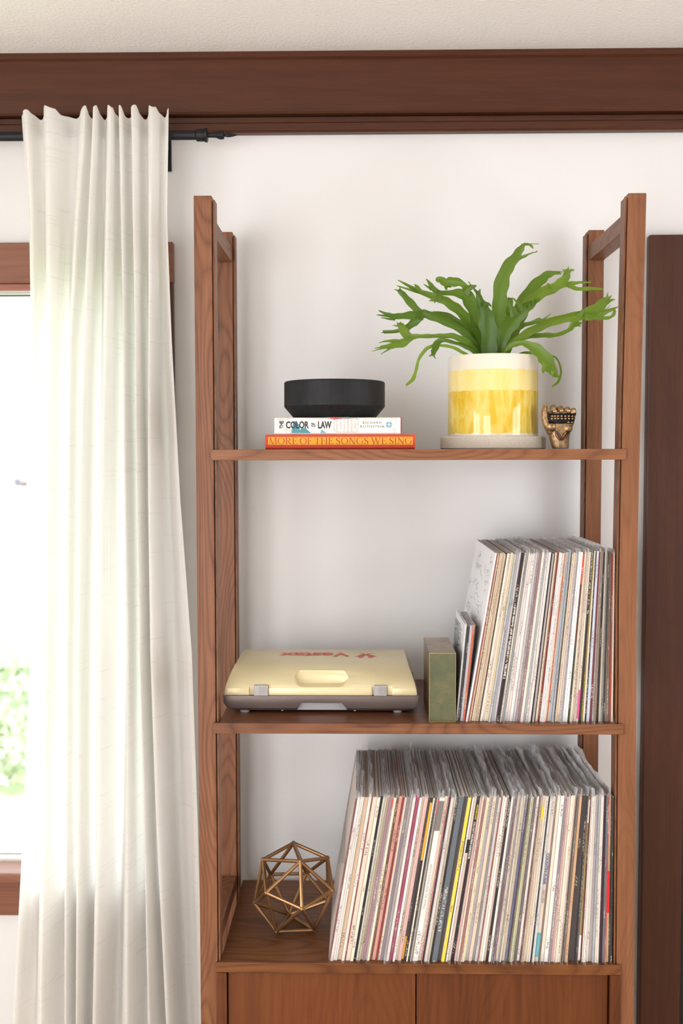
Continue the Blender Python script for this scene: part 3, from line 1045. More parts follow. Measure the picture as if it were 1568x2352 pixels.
def blade(f, pts, wid, y0, y1, twist=0.35, seed=0, wave=0.10):
    """a ribbon with a folded midrib: pts are crop pixels, wid in crop pixels, y0..y1 depth from root to tip"""
    sc = 5.227 if f is A else 4.48
    q = []
    n = len(pts)
    for i_, (p, w_) in enumerate(zip(pts, wid)):
        t = i_ / (n - 1)
        Y = y0 + (y1 - y0) * (t ** 1.2)
        w3 = P(*f(*p), Y)
        q.append((w3.x, w3.y, w3.z, w_ / sc * (Y + CAMD) / FPX))
    c = catmull(q, 7)
    V, F = [], []
    rg_ = random.Random(seed)
    ph = rg_.uniform(0, 6)
    for i_, a in enumerate(c):
        p = Vector(a[:3])
        b_ = c[min(i_ + 1, len(c) - 1)]
        z_ = c[max(i_ - 1, 0)]
        t = Vector((b_ - z_)[:3]).normalized()
        side = t.cross(Vector((0, 1, 0)))
        if side.length < 1e-4:
            side = Vector((1, 0, 0))
        side.normalize()
        nrm = side.cross(t).normalized()
        tw = twist * math.sin(i_ * 0.12 + ph)
        side = side * math.cos(tw) + nrm * math.sin(tw)
        nrm = side.cross(t).normalized()
        hw = max(a[3], 0.0008) / 2 / max(0.8, math.cos(tw))
        wv = 1 + wave * math.sin(i_ * 0.9 + ph)
        wv2 = 1 + wave * math.sin(i_ * 0.7 + ph * 2)
        V += [p - side * hw * wv, p - side * hw * 0.5 + nrm * hw * 0.16, p + nrm * hw * 0.32, p + side * hw * 0.5 + nrm * hw * 0.16, p + side * hw * wv2]
    for i_ in range(len(c) - 1):
        for s in range(4):
            F.append((i_ * 5 + s, i_ * 5 + s + 1, (i_ + 1) * 5 + s + 1, (i_ + 1) * 5 + s))
    return V, F


FC = PY
FR = [  # (crop, [blades: (points, widths, depth at root, depth at tip)])
    (A, [([(1330, 1500), (1280, 1360), (1190, 1230), (1000, 1085), (820, 1005), (690, 955), (600, 945)], [40, 60, 70, 85, 95, 100, 110], -.01, -.045),
         ([(610, 960), (500, 830), (400, 720), (340, 655)], [90, 85, 70, 50], -.045, -.06),
         ([(350, 670), (290, 653)], [25, 8], -.06, -.062), ([(370, 680), (352, 622)], [25, 8], -.06, -.062),
         ([(640, 965), (480, 962), (330, 975), (220, 955), (100, 905)], [110, 90, 70, 45, 12], -.045, -.05),
         ([(330, 985), (160, 965), (75, 958)], [50, 25, 8], -.048, -.05), ([(300, 1010), (220, 1005), (130, 990)], [40, 25, 8], -.048, -.05),
         ([(620, 985), (520, 1050), (430, 1120), (330, 1150), (160, 1165)], [70, 95, 70, 45, 40], -.045, -.03),
         ([(170, 1160), (135, 1175)], [24, 6], -.03, -.03), ([(170, 1165), (150, 1142)], [24, 6], -.03, -.03)]),
    (A, [([(1340, 1500), (1300, 1380), (1180, 1180), (1050, 1040), (900, 955), (750, 925)], [40, 60, 75, 75, 60, 20], .0, .01)]),
    (A, [([(1360, 1500), (1330, 1380), (1250, 1150), (1130, 970), (1000, 855), (880, 780), (790, 745)], [50, 80, 120, 120, 110, 95, 90], .01, -.02),
         ([(820, 750), (620, 690), (480, 620), (400, 575), (330, 540)], [90, 60, 40, 25, 8], -.02, -.03),
         ([(620, 690), (560, 620), (530, 590)], [50, 40, 10], -.025, -.03), ([(560, 650), (500, 620), (462, 592)], [30, 20, 8], -.025, -.03),
         ([(720, 730), (560, 682), (430, 642), (318, 606)], [40, 30, 24, 8], -.02, -.03),
         ([(850, 760), (760, 775), (705, 790)], [50, 40, 8], -.02, -.025), ([(850, 765), (790, 790), (768, 815)], [40, 25, 8], -.02, -.025)]),
    (A, [([(1420, 1500), (1400, 1390), (1330, 1150), (1250, 900), (1160, 740), (1050, 695), (900, 695), (800, 685)], [60, 100, 150, 170, 160, 100, 55, 60], .0, .0),
         ([(810, 700), (740, 615), (700, 560), (670, 525)], [70, 55, 30, 8], .0, -.005), ([(740, 650), (690, 620), (640, 590)], [45, 25, 8], .0, -.005),
         ([(1130, 690), (1200, 630), (1275, 610)], [120, 70, 20], .0, -.01), ([(1220, 620), (1190, 575), (1170, 552)], [20, 12, 5], -.005, -.01)]),
    (A, [([(1400, 1500), (1360, 1200), (1260, 900), (1180, 700), (1110, 590), (1000, 560), (900, 565), (830, 525), (795, 560)], [50, 90, 90, 60, 70, 110, 95, 70, 40], .03, .07),
         ([(960, 590), (915, 610), (915, 660)], [80, 60, 15], .06, .06)]),
    (A, [([(1450, 1500), (1430, 1390), (1420, 1150), (1385, 980), (1340, 850), (1305, 750), (1290, 670)], [90, 170, 195, 195, 140, 75, 65], -.03, -.05),
         ([(1290, 700), (1250, 650), (1240, 615)], [40, 25, 8], -.05, -.052), ([(1300, 700), (1320, 645)], [40, 8], -.05, -.052),
         ([(1360, 840), (1420, 830), (1455, 862)], [70, 40, 6], -.045, -.04)]),
    (A, [([(1340, 1500), (1260, 1390), (1150, 1280), (1000, 1215), (850, 1210), (700, 1212), (560, 1215), (470, 1225)], [40, 60, 75, 70, 55, 50, 55, 80], -.02, -.06),
         ([(490, 1240), (430, 1190), (380, 1110), (340, 1060)], [70, 115, 90, 60], -.06, -.065),
         ([(330, 1090), (268, 1083)], [25, 6], -.065, -.068), ([(335, 1070), (318, 1045)], [25, 6], -.065, -.068), ([(365, 1080), (362, 1036)], [25, 6], -.065, -.068),
         ([(500, 1235), (390, 1295), (270, 1325), (120, 1345)], [60, 95, 70, 30], -.06, -.065),
         ([(280, 1345), (150, 1360), (20, 1395)], [35, 18, 6], -.062, -.066), ([(150, 1345), (50, 1358)], [25, 6], -.064, -.066),
         ([(260, 1345), (190, 1390), (125, 1432)], [30, 18, 6], -.062, -.066), ([(360, 1275), (220, 1270), (100, 1292)], [50, 30, 6], -.062, -.066),
         ([(250, 1345), (220, 1385)], [16, 5], -.062, -.066)]),
    (A, [([(1330, 1500), (1250, 1400), (1130, 1330), (1000, 1290), (880, 1262), (810, 1285), (775, 1370), (750, 1440)], [40, 60, 50, 40, 50, 75, 75, 45], -.03, -.08),
         ([(750, 1430), (705, 1457)], [30, 8], -.08, -.08), ([(755, 1430), (782, 1487)], [30, 8], -.08, -.08)]),
    (A, [([(1230, 1490), (1120, 1415), (1000, 1352), (870, 1325), (740, 1332), (650, 1390), (580, 1500), (548, 1630), (510, 1730), (430, 1805)], [40, 40, 40, 35, 40, 42, 36, 36, 45, 25], -.05, -.09)]),
    (B, [([(290, 1280), (285, 1200), (290, 1000), (300, 750), (310, 560), (360, 370), (450, 245), (510, 155), (550, 95)], [50, 60, 95, 140, 150, 135, 105, 75, 40], .01, .0),
         ([(500, 235), (560, 215), (620, 188), (690, 170)], [45, 30, 14, 8], .0, -.01), ([(665, 180), (688, 158)], [8, 5], -.01, -.01),
         ([(545, 95), (600, 95), (630, 115), (645, 140)], [30, 24, 24, 6], .0, -.005), ([(560, 92), (630, 90), (705, 92)], [12, 7, 6], .0, -.005)]),
    (B, [([(330, 1280), (360, 1180), (430, 950), (485, 760), (590, 600), (700, 485), (790, 412), (870, 390), (935, 398)], [50, 60, 70, 85, 110, 110, 80, 40, 15], .03, .06),
         ([(850, 395), (900, 380), (950, 378)], [30, 16, 6], .06, .06)]),
    (B, [([(320, 1280), (340, 1190), (420, 950), (560, 745), (700, 615), (850, 545), (950, 480), (990, 410), (1000, 350)], [50, 60, 90, 110, 110, 100, 100, 70, 50], .02, .02),
         ([(985, 390), (945, 350)], [40, 6], .02, .018), ([(1000, 370), (1010, 322)], [30, 6], .02, .018), ([(1000, 400), (1035, 360), (1068, 362)], [35, 24, 14], .02, .018),
         ([(970, 510), (1040, 500), (1120, 488), (1245, 485)], [60, 45, 28, 12], .02, .02), ([(1230, 485), (1235, 465)], [14, 5], .02, .02),
         ([(1010, 520), (1110, 553), (1240, 550), (1365, 556)], [50, 38, 36, 14], .02, .025),
         ([(840, 545), (810, 510), (780, 500)], [40, 25, 6], .02, .02)]),
    (B, [([(310, 1280), (310, 1180), (340, 1020), (430, 885), (540, 775), (640, 705), (712, 650)], [60, 100, 150, 165, 125, 70, 14], -.02, -.07),
         ([(460, 830), (430, 760), (400, 695), (372, 652)], [100, 60, 35, 8], -.05, -.06), ([(550, 770), (490, 700), (440, 648)], [50, 30, 10], -.06, -.065),
         ([(560, 760), (565, 705)], [40, 6], -.06, -.065), ([(600, 730), (608, 668)], [40, 6], -.06, -.065), ([(640, 710), (655, 655)], [35, 6], -.065, -.07)]),
    (B, [([(350, 1250), (420, 1120), (550, 1030), (700, 950), (900, 872), (1080, 840), (1220, 800), (1330, 730), (1420, 655)], [50, 60, 80, 85, 85, 95, 115, 105, 70], -.02, -.03),
         ([(1400, 670), (1412, 592)], [40, 6], -.03, -.03), ([(1410, 665), (1450, 622)], [40, 8], -.03, -.03), ([(1400, 690), (1450, 668), (1490, 662)], [45, 25, 6], -.03, -.03),
         ([(1180, 850), (1300, 828), (1400, 788), (1525, 735)], [70, 60, 45, 8], -.03, -.04),
         ([(1260, 850), (1340, 855), (1430, 848), (1478, 805), (1478, 750)], [40, 38, 30, 35, 18], -.035, -.04), ([(1470, 775), (1500, 790)], [30, 8], -.04, -.04),
         ([(1120, 830), (1150, 790), (1140, 770)], [50, 30, 6], -.03, -.03), ([(1350, 790), (1420, 745), (1440, 722)], [8, 6, 5], -.03, -.03)]),
    (B, [([(360, 1250), (430, 1110), (600, 1045), (750, 1030), (870, 1028), (1000, 985), (1060, 922), (1145, 905)], [40, 50, 45, 52, 45, 40, 65, 25], .0, .01),
         ([(1080, 920), (1138, 940)], [40, 8], .01, .01)]),
    (B, [([(350, 1250), (420, 1050), (500, 945), (600, 912), (700, 882), (750, 870), (830, 803)], [40, 60, 65, 40, 55, 24, 4], .04, .09)]),
    (B, [([(330, 1260), (360, 1180), (450, 1125), (545, 1112), (640, 1150), (740, 1230), (800, 1320), (860, 1420), (912, 1467)], [40, 45, 55, 55, 105, 125, 135, 75, 12], -.04, -.10),
         ([(775, 1320), (750, 1390), (745, 1425)], [75, 40, 8], -.095, -.10), ([(850, 1400), (835, 1455)], [40, 6], -.1, -.1)]),
    (B, [([(420, 1260), (560, 1213), (690, 1218), (850, 1245), (912, 1315), (930, 1420), (900, 1510), (838, 1562)], [25, 28, 26, 18, 20, 20, 26, 16], -.03, -.09)]),
    (B, [([(350, 1260), (390, 1170), (480, 960), (580, 800)], [40, 70, 75, 40], .02, .04)]),
    (B, [([(340, 1260), (390, 960), (395, 760), (412, 640)], [40, 65, 75, 55], .04, .06)]),
    (A, [([(1400, 1500), (1390, 1380), (1340, 1240), (1230, 1120)], [50, 100, 120, 40], -.015, -.02)]),
]
for n_, (f, bl) in enumerate(FR):
    VV, FF = join([blade(f, p_, w_, FC + ya, FC + yb_, 0.28 if j == 0 else 0.15, n_ * 17 + j) for j, (p_, w_, ya, yb_) in enumerate(bl)])
    o = mk('frond', VV, FF, M['fern'], pot_r, smooth=True)

# ---- brass fist figurine
HY = 0.085
def hz(x, y, dy=0.0):
    return P(1200 + x / 9.8, 900 + y / 9.8, HY + dy)
kh = (HY + CAMD) / FPX / 9.8
def ellipsoid(c, r, n=14, m_=10):
    V, F = [], []
    for j in range(m_ + 1):
        ph = math.pi * j / m_
        for i_ in range(n):
            th = 2 * math.pi * i_ / n
            V.append((c[0] + r[0] * math.sin(ph) * math.cos(th), c[1] + r[1] * math.sin(ph) * math.sin(th), c[2] + r[2] * math.cos(ph)))
    for j in range(m_):
        for i_ in range(n):
            q = (i_ + 1) % n
            F.append((j * n + i_, j * n + q, (j + 1) * n + q, (j + 1) * n + i_))
    return V, F
hb = Z1
pieces = []
# wrist to palm: stacked ellipses (crop x-left, x-right, y, depth radius)
lof = [(672, 1028, 1275, 150), (640, 1034, 1200, 150), (612, 1040, 1080, 148), (585, 1050, 980, 150), (545, 1085, 870, 155), (500, 1130, 760, 165), (480, 1165, 640, 165), (510, 1185, 520, 160), (560, 1185, 440, 140)]
V, F = [], []
nn = 28
for xa, xb, y, rd in lof:
    c_ = hz((xa + xb) / 2, y)
    for i_ in range(nn):
        a = 2 * math.pi * i_ / nn
        V.append((c_.x + (xb - xa) / 2 * kh * math.cos(a), c_.y + rd * kh * math.sin(a), max(c_.z, hb + 0.0002)))
for j in range(len(lof) - 1):
    for i_ in range(nn):
        q = (i_ + 1) % nn
        F.append((j * nn + i_, j * nn + q, (j + 1) * nn + q, (j + 1) * nn + i_))
F += [tuple(range(nn))[::-1], tuple(range((len(lof) - 1) * nn, len(lof) * nn))]
pieces.append((V, F))
# thumb along the left edge, up past the knuckles
pieces.append(tube([hz(640, 900, -.002), hz(545, 740, -.006), hz(490, 590, -.008), hz(488, 450, -.008), hz(500, 350, -.008), hz(508, 290, -.007)], [100 * kh, 85 * kh, 70 * kh, 62 * kh, 56 * kh, 40 * kh], 14))
pieces.append(ellipsoid(hz(505, 292, -.007), (44 * kh, 40 * kh, 30 * kh)))
pieces.append(ellipsoid(hz(640, 780, -.010), (120 * kh, 90 * kh, 110 * kh)))
pieces.append(ellipsoid(hz(1020, 830, -.008), (100 * kh, 80 * kh, 90 * kh)))
# four fingers folded over the top, tips facing the viewer
for x, yt, yb2, w_ in ((685, 300, 455, 66), (848, 315, 455, 66), (1003, 340, 455, 62), (1140, 362, 460, 56)):
    r_ = w_ * kh * 1.12
    pieces.append(tube([hz(x, 520, .008), hz(x, yt + 110, .010), hz(x, yt + 62, .004), hz(x, yt + 58, -.006), hz(x, yt + 90, -.0125), hz(x, yb2 - 12, -.0150)], [r_, r_, r_ * 1.0, r_ * 1.0, r_ * .98, r_ * .85], 14))
V, F = join(pieces)
m = mat('aged_brass', C(186, 152, 104), 0.42, 0.7)
g = N(m)
tc = g.n('ShaderNodeTexCoord')
sep = g.n('ShaderNodeSeparateXYZ', Vector=tc.outputs['Object'])
hl = lambda y_: hz(800, y_).z - hb
nz = g.noise(tc.outputs['Object'], 130, 3, 0.6)
zj = g.math('ADD', sep.outputs[2], g.math('MULTIPLY', g.math('SUBTRACT', nz, 0.5), 0.004))
inlow = g.math('DIVIDE', g.math('SUBTRACT', zj, hl(735)), 0.0016, True)
inhigh = g.math('DIVIDE', g.math('SUBTRACT', hl(478), zj), 0.0012, True)
xr_ = g.math('DIVIDE', g.math('SUBTRACT', sep.outputs[0], hz(548, 600).x - hz(850, 600).x), 0.0012, True)
msk = g.math('MULTIPLY', g.math('MULTIPLY', inlow, inhigh), xr_)
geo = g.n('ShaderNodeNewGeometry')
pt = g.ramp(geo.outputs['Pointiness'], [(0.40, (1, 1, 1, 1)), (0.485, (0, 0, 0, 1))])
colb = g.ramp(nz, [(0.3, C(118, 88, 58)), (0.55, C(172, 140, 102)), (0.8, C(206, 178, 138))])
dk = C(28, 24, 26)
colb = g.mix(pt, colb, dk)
g.base(g.mix(msk, colb, dk))
M['brass_hand'] = m
hc = hz(850, 600)
hand = root('hand_figurine', (hc.x, HY, hb), 'small brass fist figurine with blackened palm beside the yellow planter', 'figurine')
ho = mk('fist', V, F, m, hand)
rmsh = ho.modifiers.new('remesh', 'REMESH')
rmsh.mode = 'VOXEL'
rmsh.voxel_size = 0.0007
sm = ho.modifiers.new('smooth', 'SMOOTH')
sm.iterations = 3
bake(ho)
for p_ in ho.data.polygons:
    p_.use_smooth = True
def surf_y(x, z):
    """front surface of the fist at world x, z"""
    o_ = Vector((x, HY - 0.1, z)) - ORG[ho.name]
    hit, loc_, nrm, idx = ho.ray_cast(o_, Vector((0, 1, 0)))
    return (loc_.y + ORG[ho.name].y) if hit else None
bpy.context.view_layer.update()
M['brass_bead'] = mat('brass_bead', C(190, 160, 116), 0.35, 0.8)
M['nail'] = mat('brass_nail', C(214, 182, 130), 0.3, 0.8)
for j, (y_, xs_) in enumerate(((552, (645, 700, 768, 845, 930, 1012, 1095, 1160)), (608, (635, 705, 770, 850, 932, 1015, 1095)), (690, (1005, 1085)))):
    for x in xs_:
        c_ = hz(x, y_)
        sy = surf_y(c_.x, c_.z)
        if sy is None:
            continue
        mk('bead', *ellipsoid((c_.x, sy, c_.z), (27 * kh, 14 * kh, 22 * kh), 10, 6), M['brass_bead'], hand, smooth=True)
for x, y_ in ((688, 440), (838, 432), (1000, 432), (1140, 445)):
    c_ = hz(x, y_)
    sy = surf_y(c_.x, c_.z)
    if sy is not None:
        mk('fingernail', *ellipsoid((c_.x, sy, c_.z), (44 * kh, 10 * kh, 30 * kh), 12, 6), M['nail'], hand, smooth=True)
# engraved leaf pair on the wrist
M['engrave'] = mat('engraved_dark_brass', C(72, 40, 34), 0.5, 0.5)
def wrist_strip(pts, w_, nm):
    Vw, Fw_ = [], []
    for i_, (x, y_) in enumerate(pts):
        x2, y2 = pts[min(i_ + 1, len(pts) - 1)]
        x1, y1 = pts[max(i_ - 1, 0)]
        L = math.hypot(x2 - x1, y2 - y1) + 1e-6
        nx, ny = -(y2 - y1) / L * w_, (x2 - x1) / L * w_
        for s in (-1, 1):
            c_ = hz(x + nx * s, y_ + ny * s)
            sy = surf_y(c_.x, c_.z) or HY
            Vw.append((c_.x, sy - 0.0003, c_.z))
    for i_ in range(len(pts) - 1):
        Fw_.append((i_ * 2, i_ * 2 + 1, i_ * 2 + 3, i_ * 2 + 2))
    return Vw, Fw_
def qb(p0, p1, p2, n=10):
    return [((1 - t) ** 2 * p0[0] + 2 * t * (1 - t) * p1[0] + t * t * p2[0], (1 - t) ** 2 * p0[1] + 2 * t * (1 - t) * p1[1] + t * t * p2[1]) for t in np.linspace(0, 1, n)]
for a_, b1, b2, e_ in (((835, 1098), (690, 1040), (850, 960), (708, 872)), ((838, 1098), (1010, 1030), (860, 900), (1020, 885))):
    st = [wrist_strip(qb(a_, b1, e_), 9, 'l'), wrist_strip(qb(a_, b2, e_), 9, 'l'), wrist_strip([(a_[0] + (e_[0] - a_[0]) * t, a_[1] + (e_[1] - a_[1]) * t) for t in np.linspace(.08, .85, 8)], 13, 'l')]
    for t in (.3, .45, .6, .75):
        cx_, cy_ = a_[0] + (e_[0] - a_[0]) * t, a_[1] + (e_[1] - a_[1]) * t
        st.append(wrist_strip([(cx_ - 32, cy_ + 2), (cx_, cy_ + 14), (cx_ + 32, cy_ - 6)], 7, 'l'))
    mk('engraved_leaf', *join(st), M['engrave'], hand)

# ================================================================== middle shelf things
# ---- portable record player case
TY = 0.058
kt = (TY + CAMD) / FPX
xl, xr = P(514.5, 1590, TY + 0.02).x, P(960, 1590, TY + 0.02).x
tcx, ta = (xl + xr) / 2, (xr - xl) / 2
tt = root('record_player', (tcx, 0.19, Z2), 'cream and grey portable record player in a closed case with red lettering', 'record player')
m = mat('champagne_plastic', C(222, 204, 152), 0.30, 0.12)
g = N(m)
g.base(g.mix(g.noise(g.coord('Object'), 1400, 1), C(220, 204, 160), C(230, 216, 176)))
M['gold_plastic'] = m
M['grey_plastic'] = mat('grey_brown_plastic', C(112, 98, 94), 0.35, 0.3)
M['latch_grey'] = mat('latch_grey', C(168, 164, 164), 0.4)
M['red_logo'] = mat('red_logo_print', C(214, 92, 92), 0.5)
zs0 = Z2 + 0.0055
zsm = zs0 + 0.0305
def loft(profile, widths, cx):
    """profile rows (y, z) front to back; each row is an edge from -w to +w with rounded ends"""
    V, F = [], []
    fr = [-1, -.97, -.9, -.6, -.2, .2, .6, .9, .97, 1]
    for (y, z), w_ in zip(profile, widths):
        for q in fr:
            V.append((cx + w_ * q, y, z))
    n = len(fr)
    for j in range(len(profile) - 1):
        for k_ in range(n - 1):
            F.append((j * n + k_, j * n + k_ + 1, (j + 1) * n + k_ + 1, (j + 1) * n + k_))
    F.append(tuple(j * n for j in range(len(profile))))
    F.append(tuple(j * n + n - 1 for j in range(len(profile)))[::-1])
    L = (len(profile) - 1) * n
    for k_ in range(n - 1):
        F.append((k_ + 1, k_, L + k_, L + k_ + 1))
    return V, F
TB = TY + 0.225
lid_p = [(TY + .001, zsm + .0006), (TY, zsm + .006), (TY + .0005, zsm + .014), (TY + .006, zsm + .021), (TY + .016, zsm + .030), (TY + .032, zsm + .0395), (TY + .052, zsm + .047), (TY + .075, zsm + .0480), (TY + .10, zsm + .0498), (TB - .03, zsm + .0520), (TB - .012, zsm + .0475), (TB - .003, zsm + .036), (TB, zsm + .014), (TB, zsm + .0006)]
def wl_(z):
    h = max(0, (z - zsm) / .0520)
    return ta - 0.003 - 0.016 * h ** 1.8
lid = mk('lid', *loft(lid_p, [wl_(z) for y, z in lid_p], tcx), M['gold_plastic'], tt)
base_p = [(TY + .012, zs0), (TY + .004, zs0 + .006), (TY + .001, zs0 + .016), (TY, zsm), (TB, zsm), (TB - .002, zs0 + .012), (TB - .014, zs0)]
wb_ = [ta - .022, ta - .008, ta - .001, ta, ta, ta - .004, ta - .022]
base = mk('base', *loft(base_p, wb_, tcx), M['grey_plastic'], tt)
def cutter(target, V, F):
    c_ = mk('cutter', V, F, M['gold_plastic'], tt)
    bm = bmesh.new()
    bm.from_mesh(c_.data)
    bmesh.ops.recalc_face_normals(bm, faces=bm.faces)
    bm.to_mesh(c_.data)
    bm.free()
    bm = bmesh.new()
    bm.from_mesh(target.data)
    bmesh.ops.recalc_face_normals(bm, faces=bm.faces)
    bm.to_mesh(target.data)
    bm.free()
    md = target.modifiers.new('cut', 'BOOLEAN')
    md.operation = 'DIFFERENCE'
    md.object = c_
    md.solver = 'EXACT'
    bpy.context.view_layer.update()
    bake(target)
    bpy.data.objects.remove(c_)
def tz(x, y, Y):
    return P(480 + x / 2.6133, 1420 + y / 2.6133, Y)
# hand hold: stadium-shaped recess in the lid's front slope
hc0, hc1 = tz(512, 348, TY + .02).x, tz(834, 348, TY + .02).x
hz0, hz1 = zsm + .0165, zsm + .0425
rr = (hz1 - hz0) / 2
pts = []
for s, cx_ in ((1, hc1 - rr * 1.3), (-1, hc0 + rr * 1.3)):
    for a in np.linspace(-R90, R90, 9):
        pts.append((cx_ + s * rr * 1.3 * math.cos(a), (hz0 + hz1) / 2 + s * rr * math.sin(a)))
cutter(lid, *prism(pts, 'Y', TY - .02, TY + .036))
# latch notches
for xa, xb in ((240, 356), (978, 1098)):
    a_, b_ = tz(xa, 455, TY).x, tz(xb, 455, TY).x
    cutter(lid, *box(a_, b_, TY - .02, TY + .004, zsm + .0002, zsm + .0215))
# finger recess in the base
pts = [(tz(518, 0, TY).x, zs0 - .01), (tz(832, 0, TY).x, zs0 - .01), (tz(832, 0, TY).x, zs0 + .002), (tz(795, 0, TY).x, zs0 + .0165), (tz(548, 0, TY).x, zs0 + .0165), (tz(518, 0, TY).x, zs0 + .002)]
cutter(base, *prism(pts, 'Y', TY - .02, TY + .022))
for o_ in (lid, base):
    b_ = o_.modifiers.new('bevel', 'BEVEL')
    b_.width = 0.0012
    b_.segments = 2
    b_.limit_method = 'ANGLE'
    b_.angle_limit = math.radians(32)
    for p_ in o_.data.polygons:
        p_.use_smooth = True
    o_.modifiers.new('split', 'EDGE_SPLIT').split_angle = math.radians(35)
bcut = tz(675, 530, TY + .02)
pts = [(tz(522, 0, TY).x, zs0 + .0008), (tz(828, 0, TY).x, zs0 + .0008), (tz(793, 0, TY).x, zs0 + .0158), (tz(550, 0, TY).x, zs0 + .0158)]
mk('recess_plate', *prism(pts, 'Y', TY + .0125, TY + .0215), mat('pale_grey_plastic', C(168, 164, 166), 0.35), tt)
for xa, xb in ((270, 354), (990, 1066)):
    a_, b_ = tz(xa, 420, TY).x, tz(xb, 420, TY).x
    la = mk('latch', *box(a_, b_, TY - .0045, TY + .0036, zsm + .001, zsm + .0205), M['latch_grey'], tt, bevel=0.0008)
    for q in range(5):
        xx = a_ + (b_ - a_) * (0.38 + 0.12 * q)
        mk('latch_rib', *box(xx, xx + .0012, TY - .0053, TY - .0046, zsm + .004, zsm + .0175), M['latch_grey'], la)
for xa in (195, 1115):
    a_ = tz(xa + 18, 548, TY + .02).x
    for y_ in (TY + .024, TB - .03):
        mk('foot', *lathe([(.0085, Z2 + .0002), (.009, Z2 + .002), (.009, zs0 + .0002)], a_, y_, 20), M['latch_grey'], tt)
for xa in (437, 874):
    c_ = tz(xa, 543, TY)
    mk('screw', *lathe([(.0022, zs0 - .0005), (.0022, zs0 + .001)], c_.x, TY + .011, 12), M['latch_grey'], tt)
# upside-down red logo printed on the lid's top plane
p1, p2 = Vector((tcx, TY + .10, zsm + .0498)), Vector((tcx, TB - .03, zsm + .0520))
vy = (p2 - p1).normalized()
def onlid(u, v_):
    """photo pixel dropped on the plane of the lid's top"""
    nrm = XV.cross(vy)
    d = Fw + Rt * ((u - 784) / FPX) + Up * ((1176 - v_) / FPX)
    q = CAM + d * ((p1 - CAM).dot(nrm) / d.dot(nrm))
    return q
def lz(x, y):
    return 620 + x / 6.03, 1480 + y / 6.03
a_, b_ = onlid(*lz(133, 118)), onlid(*lz(1103, 168))
h_ = (onlid(*lz(600, 116)) - onlid(*lz(600, 168))).length
og = Vector((b_.x, onlid(*lz(600, 116)).y, onlid(*lz(600, 116)).z)) + Vector((0, 0, 0.0004))
lettering('logo_lettering', text_raw('Vestax', 0.035), og, -XV, -vy, b_.x - a_.x, h_, M['red_logo'], tt, 'red brand lettering Vestax printed upside down')
rays = [[(1310, 138), (1345, 138), (1270, 188), (1212, 188)], [(1322, 138), (1352, 136), (1432, 188), (1376, 188)], [(1300, 138), (1318, 132), (1240, 168), (1168, 168)],
        [(1338, 134), (1356, 138), (1480, 170), (1415, 170)], [(1300, 128), (1312, 136), (1288, 140), (1222, 124)], [(1345, 128), (1450, 126), (1378, 136), (1345, 136)]]
for r_ in rays:
    q = [onlid(*lz(*p_)) + Vector((0, 0, 0.0004)) for p_ in r_]
    mk('logo_ray', q, [(0, 1, 2, 3)], M['red_logo'], tt)

# ---- aged brass box
def rz5(x, y):
    return 960 + x / 3.0154, 1200 + y / 3.0154
b0, b1 = P(*rz5(75, 1360), 0.006), P(*rz5(262, 903), 0.006)
bx0, bx1, bzt_, bz00 = b0.x, b1.x, b1.z, Z2 + 0.0002
bd = 0.165
m = mat('aged_brass_sheet', C(150, 124, 92), 0.28, 0.9)
g = N(m)
nz = g.noise(g.coord('Object'), 22, 5, 0.65)
g.base(g.ramp(nz, [(0.3, C(104, 84, 66)), (0.55, C(158, 134, 104)), (0.75, C(196, 172, 132))]))
M['brass_sheet'] = m
m = mat('green_patina', C(110, 122, 74), 0.42, 0.45)
g = N(m)
tc = g.n('ShaderNodeTexCoord')
nz = g.noise(tc.outputs['Object'], 26, 5, 0.65)
nf = g.noise(tc.outputs['Object'], 300, 2, 0.6)
c_ = g.ramp(nz, [(0.30, C(82, 92, 70)), (0.52, C(100, 102, 76)), (0.72, C(122, 110, 84))])
g.base(g.mix(g.ramp(nf, [(0.62, (0, 0, 0, 1)), (0.75, (1, 1, 1, 1))]), c_, C(92, 84, 52)))
M['patina'] = m
bb = root('brass_box', ((bx0 + bx1) / 2, 0.006 + bd / 2, Z2), 'aged brass box with green patina front used as a bookend', 'box')
mk('box_body', *box(bx0, bx1, 0.0066, 0.006 + bd, bz00, bzt_), M['brass_sheet'], bb, bevel=0.0008)
mk('front_panel', *box(bx0 + .0012, bx1 - .0012, 0.0058, 0.00655, bz00 + .002, bzt_ - .0015), M['patina'], bb)
fr = [box(bx0, bx0 + .0011, .0050, .0065, bz00, bzt_), box(bx1 - .0011, bx1, .0050, .0065, bz00, bzt_), box(bx0 + .0011, bx1 - .0011, .0050, .0065, bzt_ - .0014, bzt_), box(bx0 + .0011, bx1 - .0011, .0050, .0065, bz00, bz00 + .0018)]
mk('front_rim', *join(fr), mat('bright_brass_edge', C(190, 164, 96), 0.3, 0.9), bb)

# ---- records
m = mat('record_spine_print', C(200, 200, 200), 0.5)
g = N(m)
oi = g.n('ShaderNodeObjectInfo')
uvn = g.n('ShaderNodeTexCoord').outputs['UV']
sx = g.n('ShaderNodeSeparateXYZ', Vector=uvn)
rnd = oi.outputs['Random']
r10 = g.math('MULTIPLY', rnd, 137.0)
def tex(kx, ky, off, detail=2):
    cb = g.n('ShaderNodeCombineXYZ', X=g.math('MULTIPLY', sx.outputs[0], kx), Y=g.math('MULTIPLY', sx.outputs[1], ky), Z=g.math('ADD', r10, off))
    return g.noise(cb.outputs[0], 1.0, detail, 0.55)
wear = tex(1.2, 26, 0.0, 4)
tone = tex(0.3, 4.0, 3.0, 1)
glyph = tex(2.6, 150, 9.0, 1)
zone = tex(0.05, 5.0, 15.0, 0)
cen = g.math('SUBTRACT', 1.0, g.math('MULTIPLY', g.math('ABSOLUTE', g.math('SUBTRACT', sx.outputs[0], 0.5)), 2.0))
